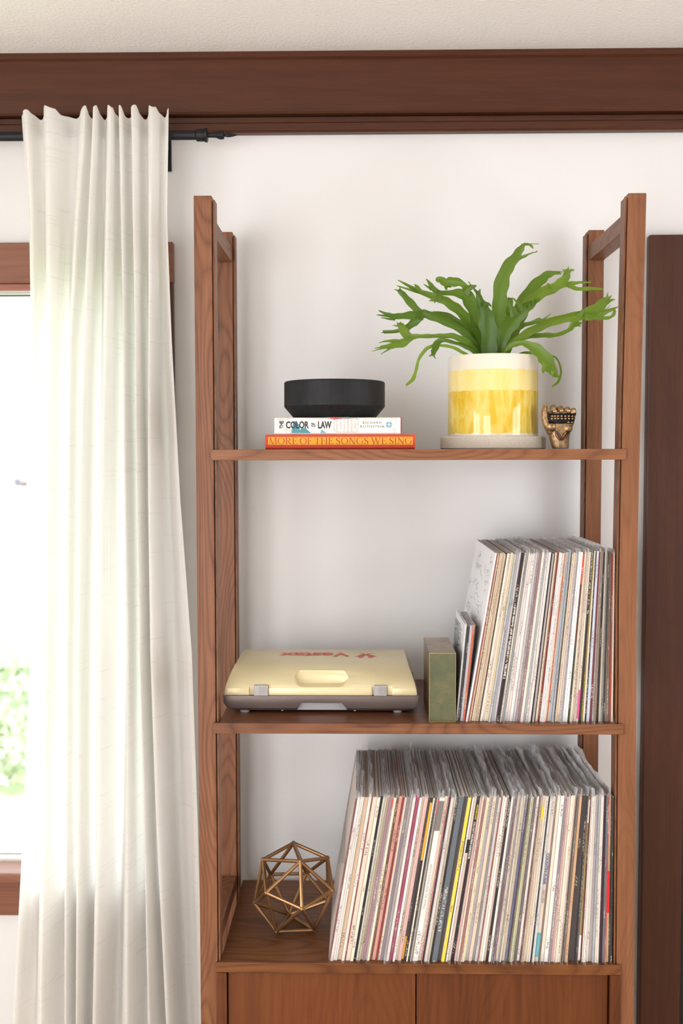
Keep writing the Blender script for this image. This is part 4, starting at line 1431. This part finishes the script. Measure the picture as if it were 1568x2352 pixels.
cmask = g.math('GREATER_THAN', cen, 0.42)
gm_ = g.math('MULTIPLY', g.math('MULTIPLY', g.math('GREATER_THAN', glyph, 0.53), g.math('GREATER_THAN', zone, 0.60)), cmask)
colr = oi.outputs['Color']
bw = g.n('ShaderNodeRGBToBW', Color=colr)
light = g.math('GREATER_THAN', bw.outputs[0], 0.28)
inkc = g.mix(light, C(205, 200, 190), C(92, 78, 78))
c0 = g.mix(g.math('MULTIPLY', tone, 0.25), colr, g.mix(light, C(70, 62, 66), C(226, 216, 204)))
wm = g.ramp(wear, [(0.66, (0, 0, 0, 1)), (0.72, (1, 1, 1, 1))])
c1 = g.mix(g.math('MULTIPLY', wm, 0.40), c0, g.mix(light, C(180, 170, 156), C(150, 132, 120)))
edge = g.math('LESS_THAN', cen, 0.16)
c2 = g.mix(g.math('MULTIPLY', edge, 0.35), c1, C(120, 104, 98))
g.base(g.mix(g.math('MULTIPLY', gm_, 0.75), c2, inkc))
M['spine'] = m
m = mat('record_cover_card', C(210, 206, 200), 0.55)
g = N(m)
oi = g.n('ShaderNodeObjectInfo')
nz = g.noise(g.coord('Object', (1, 1, 1), rnd=5.0), 12, 3)
h = g.n('ShaderNodeHueSaturation', Saturation=0.5, Value=1.0, Color=oi.outputs['Color'])
g.base(g.mix(g.math('MULTIPLY', nz, 0.4), h.outputs[0], C(196, 190, 186)))
M['card'] = m
M['vinyl'] = mat('sleeve_gap', C(190, 187, 184), 0.7)
m = mat('sleeve_edge_paper', C(226, 222, 218), 0.6)
g = N(m)
oi = g.n('ShaderNodeObjectInfo')
g.base(g.mix(g.ramp(oi.outputs['Random'], [(0.5, (0.08, 0.08, 0.08, 1)), (0.85, (0.9, 0.9, 0.9, 1))]), C(236, 233, 230), oi.outputs['Color']))
M['edge_card'] = m
def poly(name, lo, mid_, hi, trl=0.0):
    m = bpy.data.materials.new(name)
    m.use_nodes = True
    g = N(m)
    g.b.inputs['Base Color'].default_value = C(240, 239, 241)
    g.b.inputs['Roughness'].default_value = 0.25
    nz = g.noise(g.coord('Object', (1, 1, 0.35), rnd=4.0), 45, 3, 0.6, 0.6)
    g.bump(nz, 0.25, 0.003)
    tr = g.n('ShaderNodeBsdfTransparent', Color=(0.99, 0.99, 0.99, 1))
    fac = g.ramp(nz, [(0.30, (lo,) * 3 + (1,)), (0.56, (mid_,) * 3 + (1,)), (0.74, (hi,) * 3 + (1,))])
    mx = g.n('ShaderNodeMixShader', Fac=fac)
    g.link(tr.outputs[0], mx.inputs[1])
    body = g.b.outputs[0]
    if trl:
        t2 = g.n('ShaderNodeBsdfTranslucent', Color=C(246, 245, 246))
        m2 = g.n('ShaderNodeMixShader', Fac=trl)
        g.link(body, m2.inputs[1])
        g.link(t2.outputs[0], m2.inputs[2])
        body = m2.outputs[0]
    g.link(body, mx.inputs[2])
    g.link(mx.outputs[0], g.out.inputs[0])
    return m


M['poly'] = poly('clear_poly_sleeve', 0.04, 0.12, 0.42)
M['poly_edge'] = poly('clear_poly_sleeve_mouth', 0.3, 0.5, 0.85, 0.6)

CN = {  # plain colour names of the spines
    'maroon': C(112, 40, 54), 'pinkish white': C(228, 214, 210), 'white': C(236, 232, 228), 'pale grey': C(206, 200, 198), 'tan': C(204, 178, 146), 'red brown': C(146, 78, 66),
    'pinkish beige': C(220, 200, 186), 'cream': C(226, 214, 194), 'navy': C(50, 44, 66), 'pale green': C(206, 208, 188), 'olive grey': C(166, 156, 132), 'mauve': C(160, 122, 134),
    'olive yellow': C(176, 160, 92), 'salmon': C(214, 152, 136), 'dark red': C(136, 34, 36), 'purple grey': C(134, 122, 134), 'grey': C(150, 144, 144), 'magenta': C(180, 52, 104),
    'pink': C(206, 160, 156), 'dark grey': C(86, 80, 82), 'black': C(36, 32, 38), 'green': C(140, 150, 112), 'slate blue': C(96, 108, 118), 'yellow': C(232, 206, 36),
    'dark brown': C(74, 48, 44), 'brown red': C(152, 88, 82), 'pale yellow': C(232, 214, 160), 'lilac grey': C(182, 172, 178), 'beige': C(214, 196, 172), 'light grey': C(186, 182, 182),
    'rose': C(190, 96, 104), 'purple': C(150, 114, 138), 'blue': C(92, 102, 146), 'sage green': C(166, 178, 136), 'tan brown': C(168, 142, 116), 'pale blue': C(190, 204, 206),
    'brown grey': C(140, 122, 112), 'orange tan': C(192, 140, 84), 'blue grey': C(136, 146, 156), 'dark purple': C(58, 38, 56), 'red': C(190, 48, 44), 'dark green': C(62, 82, 62),
    'orange red': C(196, 92, 68), 'silver grey': C(164, 168, 174), 'light blue': C(178, 192, 212), 'silver white': C(238, 238, 242), 'brick red': C(168, 74, 62), 'brown': C(120, 84, 64),
}
# boundaries measured across the rows; (start in crop pixels, colour)
R1 = [(118, 'maroon'), (150, 'pinkish white'), (192, 'white'), (228, 'pale grey'), (262, 'tan'), (330, 'pinkish white'), (380, 'red brown'), (402, 'pinkish beige'), (474, 'cream'), (526, 'navy'), (570, 'pale green'),
      (602, 'olive grey'), (640, 'cream'), (672, 'mauve'), (720, 'pale grey'), (748, 'cream'), (786, 'olive yellow'), (800, 'maroon'), (832, 'salmon'), (886, 'dark red'), (922, 'cream'), (962, 'purple grey'), (1012, 'grey'),
      (1060, 'pinkish white'), (1104, 'magenta'), (1168, 'white'), (1204, 'cream'), (1246, 'pink'), (1312, 'dark grey'), (1346, 'black'), (1390, 'cream'), (1416, 'dark grey'), (1448, 'grey'), (1472, 'green')]
R2 = [(64, 'white'), (150, 'cream'), (172, 'cream'), (196, 'rose'), (216, 'dark grey'), (246, 'pale grey'), (290, 'olive grey'), (330, 'black'), (366, 'slate blue'), (446, 'dark grey'), (512, 'yellow'), (566, 'dark brown'), (582, 'white'),
      (606, 'pinkish beige'), (660, 'black'), (712, 'pink'), (746, 'cream'), (776, 'brown red'), (816, 'cream'), (836, 'pale yellow'), (860, 'pale grey'), (886, 'lilac grey'), (926, 'beige'), (980, 'grey'), (1020, 'light grey'), (1060, 'rose'),
      (1086, 'cream'), (1116, 'white'), (1150, 'pinkish beige'), (1186, 'black'), (1226, 'white'), (1266, 'dark grey'), (1290, 'purple'), (1332, 'cream'), (1376, 'grey'), (1392, 'beige'), (1416, 'cream')]
R3 = [(40, 'blue'), (74, 'dark brown'), (86, 'cream'), (106, 'sage green'), (140, 'tan'), (162, 'dark grey'), (206, 'white'), (246, 'maroon'), (266, 'tan brown'), (300, 'cream'), (332, 'beige'), (362, 'pale grey'), (390, 'dark brown'), (412, 'pale blue'),
      (442, 'pinkish beige'), (502, 'brown grey'), (532, 'cream'), (580, 'white'), (640, 'purple grey'), (676, 'pink'), (708, 'pinkish beige'), (736, 'cream'), (772, 'pinkish white'), (802, 'tan'), (816, 'dark grey'), (846, 'brown grey'), (876, 'orange tan'), (916, 'dark grey'), (982, 'black'), (1016, 'dark grey'),
      (1046, 'olive yellow'), (1074, 'maroon'), (1092, 'cream'), (1112, 'white'), (1132, 'cream'), (1152, 'pale grey'), (1182, 'lilac grey'), (1222, 'blue grey'), (1260, 'cream'), (1286, 'pinkish white'), (1312, 'dark purple'), (1360, 'slate blue'), (1386, 'red'), (1410, 'orange tan'), (1446, 'dark green'), (1466, 'black'), (1490, None)]
LOW = [(770 + x / 7.127, c) for x, c in R1] + [(970 + x / 6.817, c) for x, c in R2] + [(1180 + x / 6.272, c) for x, c in R3]
S0 = [(50, 'silver white')]
R4 = [(258, 'silver white'), (290, 'red brown'), (320, 'tan'), (345, 'maroon'), (366, 'cream'), (400, 'tan'), (432, 'tan brown'), (462, 'beige'), (492, 'dark brown'), (516, 'cream'), (560, 'pinkish white'), (592, 'cream'), (640, 'pale yellow'), (666, 'silver grey'),
      (706, 'blue grey'), (752, 'lilac grey'), (802, 'black'), (876, 'beige'), (902, 'blue grey'), (960, 'pale grey'), (1002, 'pinkish white'), (1050, 'white'), (1110, 'lilac grey'), (1152, 'grey'), (1200, 'mauve'), (1242, 'cream'), (1292, 'blue grey'), (1342, 'pinkish white'), (1378, 'pale grey')]
R5 = [(26, 'black'), (52, 'grey'), (86, 'maroon'), (110, 'cream'), (134, 'beige'), (156, 'dark red'), (186, 'white'), (210, 'silver white'), (232, 'pale grey'), (262, 'cream'), (290, 'orange red'), (312, 'cream'), (346, 'light blue'), (378, 'blue grey'), (410, 'slate blue'), (434, 'tan'), (470, 'beige'), (502, 'lilac grey'), (534, 'pale grey'),
      (566, 'silver white'), (604, 'white'), (650, 'dark green'), (690, 'beige'), (726, 'cream'), (762, 'pinkish beige'), (796, 'cream'), (832, 'black'), (880, 'yellow'), (912, 'cream'), (946, 'dark brown'), (972, 'light blue'), (1022, 'maroon'), (1066, 'white'), (1096, 'brown grey'), (1122, 'tan brown'), (1146, 'black'), (1180, 'olive grey'), (1216, 'light grey'),
      (1256, 'black'), (1286, 'cream'), (1310, 'brown'), (1340, 'cream'), (1366, 'brick red'), (1402, 'cream'), (1440, None)]
MID = [(1060 + x / 8.253, c) for x, c in R4] + [(1230 + x / 7.467, c) for x, c in R5]
SNG = [(1056.3, 'silver white'), (1060.0, 'black'), (1063.5, 'navy'), (1067, 'light blue'), (1070, 'cream'), (1072.5, 'orange red'), (1077, 'dark grey'), (1079.3, None)]


def ordinal(n):
    w_ = ['', 'first', 'second', 'third', 'fourth', 'fifth', 'sixth', 'seventh', 'eighth', 'ninth', 'tenth', 'eleventh', 'twelfth']
    if n < len(w_):
        return w_[n]
    s = 'th' if 10 <= n % 100 <= 20 else {1: 'st', 2: 'nd', 3: 'rd'}.get(n % 10, 'th')
    return '%d%s' % (n, s)


REC = {}


def row(tagname, seq, vref, zsh, slopes, hgt_, dep, Y0, place, group, xmax, film, rseed, kindname):
    rg_ = random.Random(rseed)
    zref = P(seq[0][0], vref, Y0).z
    us = [s_[0] for s_ in seq]
    xs = [P(u_, vref, Y0).x for u_ in us]
    sl_ = [float(np.interp(u_, [a for a, b in slopes], [b for a, b in slopes])) for u_ in us]
    if xs[-1] + sl_[-1] * hgt_ > xmax:
        pass
    n = len(seq) - 1
    xb = [x - s_ * (zref - zsh) for x, s_ in zip(xs, sl_)]
    xt = [x + s_ * (zsh + hgt_ - zref) for x, s_ in zip(xs, sl_)]
    # nothing may pass the upright at the right end
    for arr in (xb, xt):
        over = arr[-1] - xmax
        if over > 0:
            w0 = arr[0]
            for k_ in range(len(arr)):
                arr[k_] -= over * ((arr[k_] - w0) / (arr[-1] - w0)) ** 4
    objs = []
    for k_ in range(n):
        cname = seq[k_][1]
        gap = 0.00012
        a0, a1, c0_, c1_ = xb[k_] + gap, xb[k_ + 1] - gap, xt[k_] + gap, xt[k_ + 1] - gap
        tl_ = (a0 - c0_) / hgt_
        hh = hgt_ * math.sqrt(max(0.5, 1 - tl_ * tl_ * 0.9)) + rg_.uniform(-0.0025, 0.0010)
        yf = Y0 + rg_.uniform(-0.003, 0.004)
        dp = dep + rg_.uniform(-0.002, 0.001)
        zb0 = zsh + 0.0002
        f_ = hh / hgt_
        c0_, c1_ = a0 + (c0_ - a0) * f_, a1 + (c1_ - a1) * f_
        zt0 = zsh + hh
        V = []
        for y in (yf, yf + dp):
            V += [(a0, y, zb0), (a1, y, zb0), (c1_, y, zt0), (c0_, y, zt0)]
        # top slit between the two boards of the sleeve
        q = [0.28, 0.72]
        dz = 0.0022
        for y in (yf + 0.003, yf + dp - 0.002):
            for t in q:
                V.append((c0_ + (c1_ - c0_) * t, y, zt0))
            for t in q:
                V.append((c0_ + (c1_ - c0_) * t, y, zt0 - dz))
        # 0-3 front, 4-7 back, 8,9 slit front top, 10,11 slit front low, 12,13 slit back top, 14,15 slit back low
        F = [(0, 1, 2, 3), (5, 4, 7, 6), (4, 0, 3, 7), (1, 5, 6, 2), (4, 5, 1, 0),
             (3, 8, 12, 7), (9, 2, 6, 13), (3, 2, 9, 8), (12, 13, 6, 7),
             (8, 10, 14, 12), (11, 9, 13, 15), (8, 9, 11, 10), (13, 12, 14, 15), (10, 11, 15, 14)]
        fm_ = [0, 1, 1, 1, 1, 3, 3, 3, 3, 2, 2, 2, 2, 2]
        uv = [(0, 0), (1, 0), (1, 1), (0, 1)] + [(0.5, 0.5)] * (sum(len(f) for f in F) - 4)
        loc = ((a0 + a1) / 2, yf + dp / 2, zsh)
        lab = '%s %s, %s from the left %s' % (cname, kindname, ordinal(k_ + 1), place)
        hasfilm = k_ in film and cname not in ('black', 'navy', 'dark purple', 'dark brown', 'yellow', 'slate blue', 'dark green')
        o = mk('record_sleeve' if dep > 0.2 else 'single_sleeve', V, F, None, loc=loc, mats=[M['spine'], M['card'], M['vinyl'], M['edge_card']], fm=fm_, uv=uv)
        o.color = CN[cname]
        tag(o, lab, 'record', group)
        objs.append((o, a0, a1, c0_, c1_, yf, dp, zb0, zt0))
        if hasfilm:
            # clear outer bag: open at the top, seam drooping over the front edge
            e = 0.0003
            cols = [(0, dp), (0, dp * .83), (0, dp * .66), (0, dp * .5), (0, dp * .33), (0, dp * .16), (0, .004), (.25, -0.0012), (.75, -0.0012), (1, .004), (1, dp * .16), (1, dp * .33), (1, dp * .5), (1, dp * .66), (1, dp * .83), (1, dp)]
            rows = [0.0, 0.06, 0.3, 0.6, 0.9, 0.992, 'slot', 'mouth']
            VB = []
            ex = (rg_.uniform(0.009, 0.017) if tagname == 'low' else rg_.uniform(0.004, 0.008)) if dep > 0.2 else 0.005
            p2 = rg_.uniform(0, 6)
            for r_ in rows:
                for s_, yy in cols:
                    rr_ = r_ if not isinstance(r_, str) else 1.0
                    xl_ = a0 + (c0_ - a0) * rr_
                    xr_ = a1 + (c1_ - a1) * rr_
                    x = xl_ + (xr_ - xl_) * s_
                    y = yf + yy
                    z = zb0 + (zt0 - zb0) * rr_
                    if r_ == 0.0:
                        if 0 < s_ < 1:
                            y -= rg_.uniform(0.0005, 0.003)
                            if rg_.random() < 0.6 and dep > 0.2:      # loose seam poking over the board's front edge
                                y, z = rg_.uniform(-0.0098, -0.0078), zsh + 0.0006
                    elif r_ == 0.06 and 0 < s_ < 1:
                        y -= rg_.uniform(0, 0.0012)
                    elif isinstance(r_, str):
                        mid_ = (xl_ + xr_) / 2
                        q_ = 0.004 * min(1.0, dep / .3)
                        x = mid_ + (x - mid_) * 0.7 + (c0_ - a0) / (zt0 - zb0) * q_
                        z += q_
                        if r_ == 'mouth':
                            if 0 < s_ < 1:
                                p2 += 0.9
                            up = max(0.001, ex * (0.62 + 0.35 * math.sin(yy * 47 + p2) + 0.25 * math.sin(yy * 23 + p2 * 3)) - q_)
                            lean_ = (c0_ - a0) / (zt0 - zb0) + 0.18 * math.sin(k_ * 0.21 + yy * 9) + 0.10 * math.sin(k_ * 0.13 - yy * 31)
                            x = mid_ + (x - mid_) * 0.8 + lean_ * up
                            z += up
                            y += 0.003 if 0 < s_ < 1 else 0
                    VB.append((x, y, z))
            nc = len(cols)
            FB = []
            for j in range(len(rows) - 1):
                for c_2 in range(nc - 1):
                    FB.append((j * nc + c_2, j * nc + c_2 + 1, (j + 1) * nc + c_2 + 1, (j + 1) * nc + c_2))
            mk('plastic_sleeve', VB, FB, None, o, smooth=True, mats=[M['poly'], M['poly_edge']], fm=[0] * ((len(rows) - 3) * (nc - 1)) + [1] * (2 * (nc - 1)))
    REC[tagname] = objs
    return objs


XMAX = INX - 0.0022
rgf = random.Random(11)
flow = set([0, 1, 2, 5, 10, 11, 14, 17, 22, 23, 24, 27, 33, 34, 37, 39, 40]) | set(i for i in range(44, len(LOW) - 1) if rgf.random() < 0.62)
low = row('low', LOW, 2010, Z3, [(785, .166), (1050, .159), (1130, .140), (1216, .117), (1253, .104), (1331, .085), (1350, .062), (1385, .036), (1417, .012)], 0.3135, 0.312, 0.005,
          'on the cabinet top', 'records on the cabinet top', XMAX, flow, 21, 'spined album sleeve')
fmid = set([13, 14, 15, 18, 19, 20, 21, 22, 23, 25, 26, 27, 42, 43, 44, 46, 47, 48, 66, 67]) | set(i for i in range(50, len(MID) - 1) if rgf.random() < 0.25)
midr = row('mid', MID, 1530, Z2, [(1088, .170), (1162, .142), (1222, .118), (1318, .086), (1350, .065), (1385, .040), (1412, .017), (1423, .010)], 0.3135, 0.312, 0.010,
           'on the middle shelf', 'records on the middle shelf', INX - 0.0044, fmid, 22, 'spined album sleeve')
sng = row('sng', SNG, 1560, Z2, [(1056, .089), (1079, .105)], 0.1785, 0.178, 0.010, 'beside the brass box', 'small singles on the middle shelf', XMAX, set([0, 4]), 23, 'spined seven inch single')

for rec_, cm in ((low[0], C(222, 206, 196)), (midr[0], C(240, 240, 242)), (sng[0], C(232, 232, 234))):
    rec_[0].data.materials[1] = mat('pale_cover_card', cm, 0.5)

# scribbled ink on the front cover of the leftmost white record
M['grey_scribble'] = mat('grey_pen', C(178, 178, 182), 0.6)
def cover_scribble(rec, n_, seed, col_m, y_rng, z_rng, size, nm):
    o, a0, a1, c0_, c1_, yf, dp, zb0, zt0 = rec
    rg_ = random.Random(seed)
    V, F = [], []
    for k_ in range(n_):
        y, z = yf + rg_.uniform(*y_rng) * dp, rg_.uniform(*z_rng)
        for s in range(6):
            y2, z2 = y + rg_.uniform(-.5, 1) * size, z + rg_.uniform(-1, 1) * size
            t, t2 = z, z2
            w_ = 0.0009
            def pt_(yy, tt_):
                tt_ = min(.985, max(.02, tt_))
                yy = min(yf + dp - .003, max(yf + .003, yy))
                return (a0 + (c0_ - a0) * tt_ - 0.0003, yy, zb0 + (zt0 - zb0) * tt_)
            kk = len(V)
            V += [pt_(y, t), pt_(y2, t2), pt_(y2 + w_, t2 + .004), pt_(y + w_, t + .004)]
            F.append((kk, kk + 1, kk + 2, kk + 3))
            y, z = y2, z2
    mk(nm, V, F, col_m, o)['kind'] = 'stuff'
cover_scribble(midr[0], 46, 5, M['grey_scribble'], (.08, .95), (.50, .95), .018, 'pen_scribble')
M['bw_art'] = mat('charcoal_art', C(70, 70, 74), 0.6)
cover_scribble(sng[0], 40, 8, M['bw_art'], (.08, .95), (.45, .92), .02, 'cover_art')

# lettering and stickers on the spines that can be read
def rec_pt(rec, s, t, lift):
    o, a0, a1, c0_, c1_, yf, dp, zb0, zt0 = rec
    x0_ = a0 + (c0_ - a0) * t
    x1_ = a1 + (c1_ - a1) * t
    return Vector((x0_ + (x1_ - x0_) * s, yf - lift, zb0 + (zt0 - zb0) * t))
def spine_label(rec, t0, t1, m_, s0=0.02, s1=0.98, lift=0.0015, nm='spine_label', label=None):
    q = [rec_pt(rec, s0, t0, lift), rec_pt(rec, s1, t0, lift), rec_pt(rec, s1, t1, lift), rec_pt(rec, s0, t1, lift)]
    q2 = [p_ + Vector((0, lift * .6, 0)) for p_ in q]
    return mk(nm, q + q2, [(0, 1, 2, 3), (7, 6, 5, 4), (0, 4, 5, 1), (1, 5, 6, 2), (2, 6, 7, 3), (3, 7, 4, 0)], m_, rec[0], label=label)
def spine_words(rec, body, t0, t1, m_, off=0.02, s0=0.2, s1=0.8, lift=0.0020, label=None):
    """reads from top (t0) down to t1"""
    V, F = text_raw(body, off)
    xs_ = [v[0] for v in V]
    ys_ = [v[1] for v in V]
    x0_, x1_, y0_, y1_ = min(xs_), max(xs_), min(ys_), max(ys_)
    W3 = [rec_pt(rec, s0 + (s1 - s0) * (y - y0_) / (y1_ - y0_), t0 + (t1 - t0) * (x - x0_) / (x1_ - x0_), lift) for x, y in V]
    mk('spine_lettering', W3, F, m_, rec[0], label=label)
def near(rows_, u, v_):
    x = P(u, v_, 0.008).x
    z = P(u, v_, 0.008).z
    best = None
    for r_ in rows_:
        t = (z - r_[7]) / (r_[8] - r_[7])
        xm_ = (rec_pt(r_, .5, t, 0).x)
        d = abs(xm_ - x)
        if best is None or d < best[0]:
            best = (d, r_)
    return best[1]
M['w_ink'] = mat('white_ink', C(232, 230, 226), 0.5)
M['y_ink'] = mat('yellow_ink', C(214, 220, 40), 0.5)
M['r_ink'] = mat('red_ink', C(206, 74, 62), 0.5)
M['b_ink'] = mat('blue_ink', C(82, 98, 150), 0.5)
M['br_ink'] = mat('brown_ink', C(128, 92, 88), 0.5)
M['g_ink'] = mat('mid_grey_ink', C(150, 146, 146), 0.5)
M['st_red'] = mat('red_sticker', C(226, 84, 66), 0.45)
M['st_pink'] = mat('pink_sticker', C(222, 80, 140), 0.45)
M['st_yellow'] = mat('yellow_sticker', C(240, 212, 40), 0.45)
M['st_teal'] = mat('teal_sticker', C(84, 162, 172), 0.45)
M['st_white'] = mat('white_sticker', C(238, 236, 234), 0.45)
M['st_orange'] = mat('orange_sticker', C(226, 158, 52), 0.45)
M['st_grey'] = mat('grey_sticker', C(120, 114, 114), 0.45)
M['st_black'] = mat('black_sticker', C(34, 30, 34), 0.45)
M['st_coral'] = mat('coral_sticker', C(228, 98, 104), 0.45)
jb = near(midr, 1164, 1510)
spine_words(jb, 'JAMES BROWN \u2022 LIVE AT THE APOLLO', .68, .385, M['w_ink'], .03, label='white lettering JAMES BROWN LIVE AT THE APOLLO')
spine_words(jb, 'VOLUME 2', .345, .255, M['w_ink'], .03)
es = near(midr, 1314, 1540)
spine_label(es, .815, .995, M['st_red'], label='red label numbered 011')
spine_words(es, '011', .915, .88, M['w_ink'], .02, .25, .75, lift=0.0026)
spine_words(es, 'ECCENTRIC SOUL: MIGHTY MIKE LENABURG', .80, .45, M['r_ink'], .0, .3, .7)
pk = near(midr, 1332, 1600)
q_ = near(midr, 1326, 1620)
spine_label(q_, .02, .19, M['st_pink'], label='pink label at the spine foot')
wg = near(low, 985, 2010)
spine_words(wg, "WHO'S GONNA SAVE THE WORLD", .60, .32, M['g_ink'], .0, .3, .7, label="grey lettering WHO'S GONNA SAVE THE WORLD")
oj = near(low, 1070, 1990)
spine_words(oj, 'ORANGE JUICE', .95, .86, M['y_ink'], .02, label='yellow lettering ORANGE JUICE')
spine_words(oj, "YOU CAN'T HIDE YOUR LOVE FOREVER", .845, .62, M['w_ink'], .02)
cf = near(low, 1254, 2010)
spine_words(cf, 'COUNTRY FUNK', .66, .47, M['b_ink'], .03, .15, .85, label='blue lettering COUNTRY FUNK')
spine_words(cf, '1967-1974', .44, .36, M['br_ink'], .0, .2, .8)
gc = near(low, 1392, 2010)
spine_words(gc, 'GLEN CAMPBELL-LIVE', .95, .78, M['w_ink'], .0, .25, .75)
gp = near(low, 1246, 1865)
spine_label(gp, .86, .94, M['st_yellow'], .05, .95, label='yellow label near the spine top')
tb = near(low, 1236, 2170)
spine_label(tb, .03, .175, M['st_teal'], label='teal label at the spine foot')
wl2 = near(low, 1352, 1870)
spine_label(wl2, .84, .98, M['st_white'])
spine_label(near(low, 1332, 2170), .01, .16, M['st_white'])
ob = near(low, 985, 1900)
spine_label(near(low, 980, 1900), .62, .97, M['st_orange'], .05, .95)
spine_label(near(low, 932, 2170), .01, .15, M['st_orange'], .05, .95)
spine_label(near(low, 1006, 1885), .80, .98, M['st_grey'])
spine_label(near(low, 898, 1850), .93, .99, M['st_coral'])
spine_label(near(low, 1003, 1858), .90, .99, M['st_coral'])
spine_label(near(low, 1395, 2030), .30, .55, mat('scarlet_sticker', C(206, 30, 34), .45))
spine_label(near(low, 1072, 1960), .66, .74, M['st_black'], .05, .95)

# ---- brass wire polyhedron
gc_, gR = Vector((-.2338, .1426, .7257)), .0866
w_ = Vector((.5493, -.3644, 1.7217))
rotm = Matrix.Rotation(w_.length, 3, w_.normalized())
sp_ = .5027
cp_ = math.sqrt(1 - sp_ * sp_)
pv = {'a': Vector((0, 0, 1)), 'b': Vector((0, 0, -1))}
for i_ in range(6):
    a = -i_ * math.pi / 3
    pv['h%d' % i_] = Vector((cp_ * math.cos(a), cp_ * math.sin(a), sp_))
    a = -(i_ + .5) * math.pi / 3
    pv['k%d' % i_] = Vector((cp_ * math.cos(a), cp_ * math.sin(a), -sp_))
pv = {k_: gc_ + rotm @ v_ * gR for k_, v_ in pv.items()}
rr_ = 0.0037
dz_ = Z3 + rr_ * 1.3 + 0.0002 - min(v_.z for v_ in pv.values())
pv = {k_: v_ + Vector((0, 0, dz_)) for k_, v_ in pv.items()}
eds = []
for i_ in range(6):
    j_ = (i_ + 1) % 6
    eds += [('a', 'h%d' % i_), ('b', 'k%d' % i_), ('h%d' % i_, 'h%d' % j_), ('k%d' % i_, 'k%d' % j_), ('h%d' % i_, 'k%d' % i_), ('h%d' % j_, 'k%d' % i_)]
m = mat('brushed_brass', C(168, 128, 90), 0.34, 0.85)
g = N(m)
g.base(g.mix(g.noise(g.coord('Object'), 40, 3), C(140, 100, 68), C(186, 148, 106)))
M['wire_brass'] = m
orb = root('wire_polyhedron', (gc_.x, gc_.y, Z3), 'brass wire geometric ball standing left of the lower records', 'ornament')
for a, b in eds:
    mk('rod', *tube([pv[a], pv[b]], rr_, 8), m, orb, smooth=False)
for k_, v_ in pv.items():
    mk('joint', *ellipsoid(v_, (rr_ * 1.3,) * 3, 10, 6), m, orb, smooth=True)
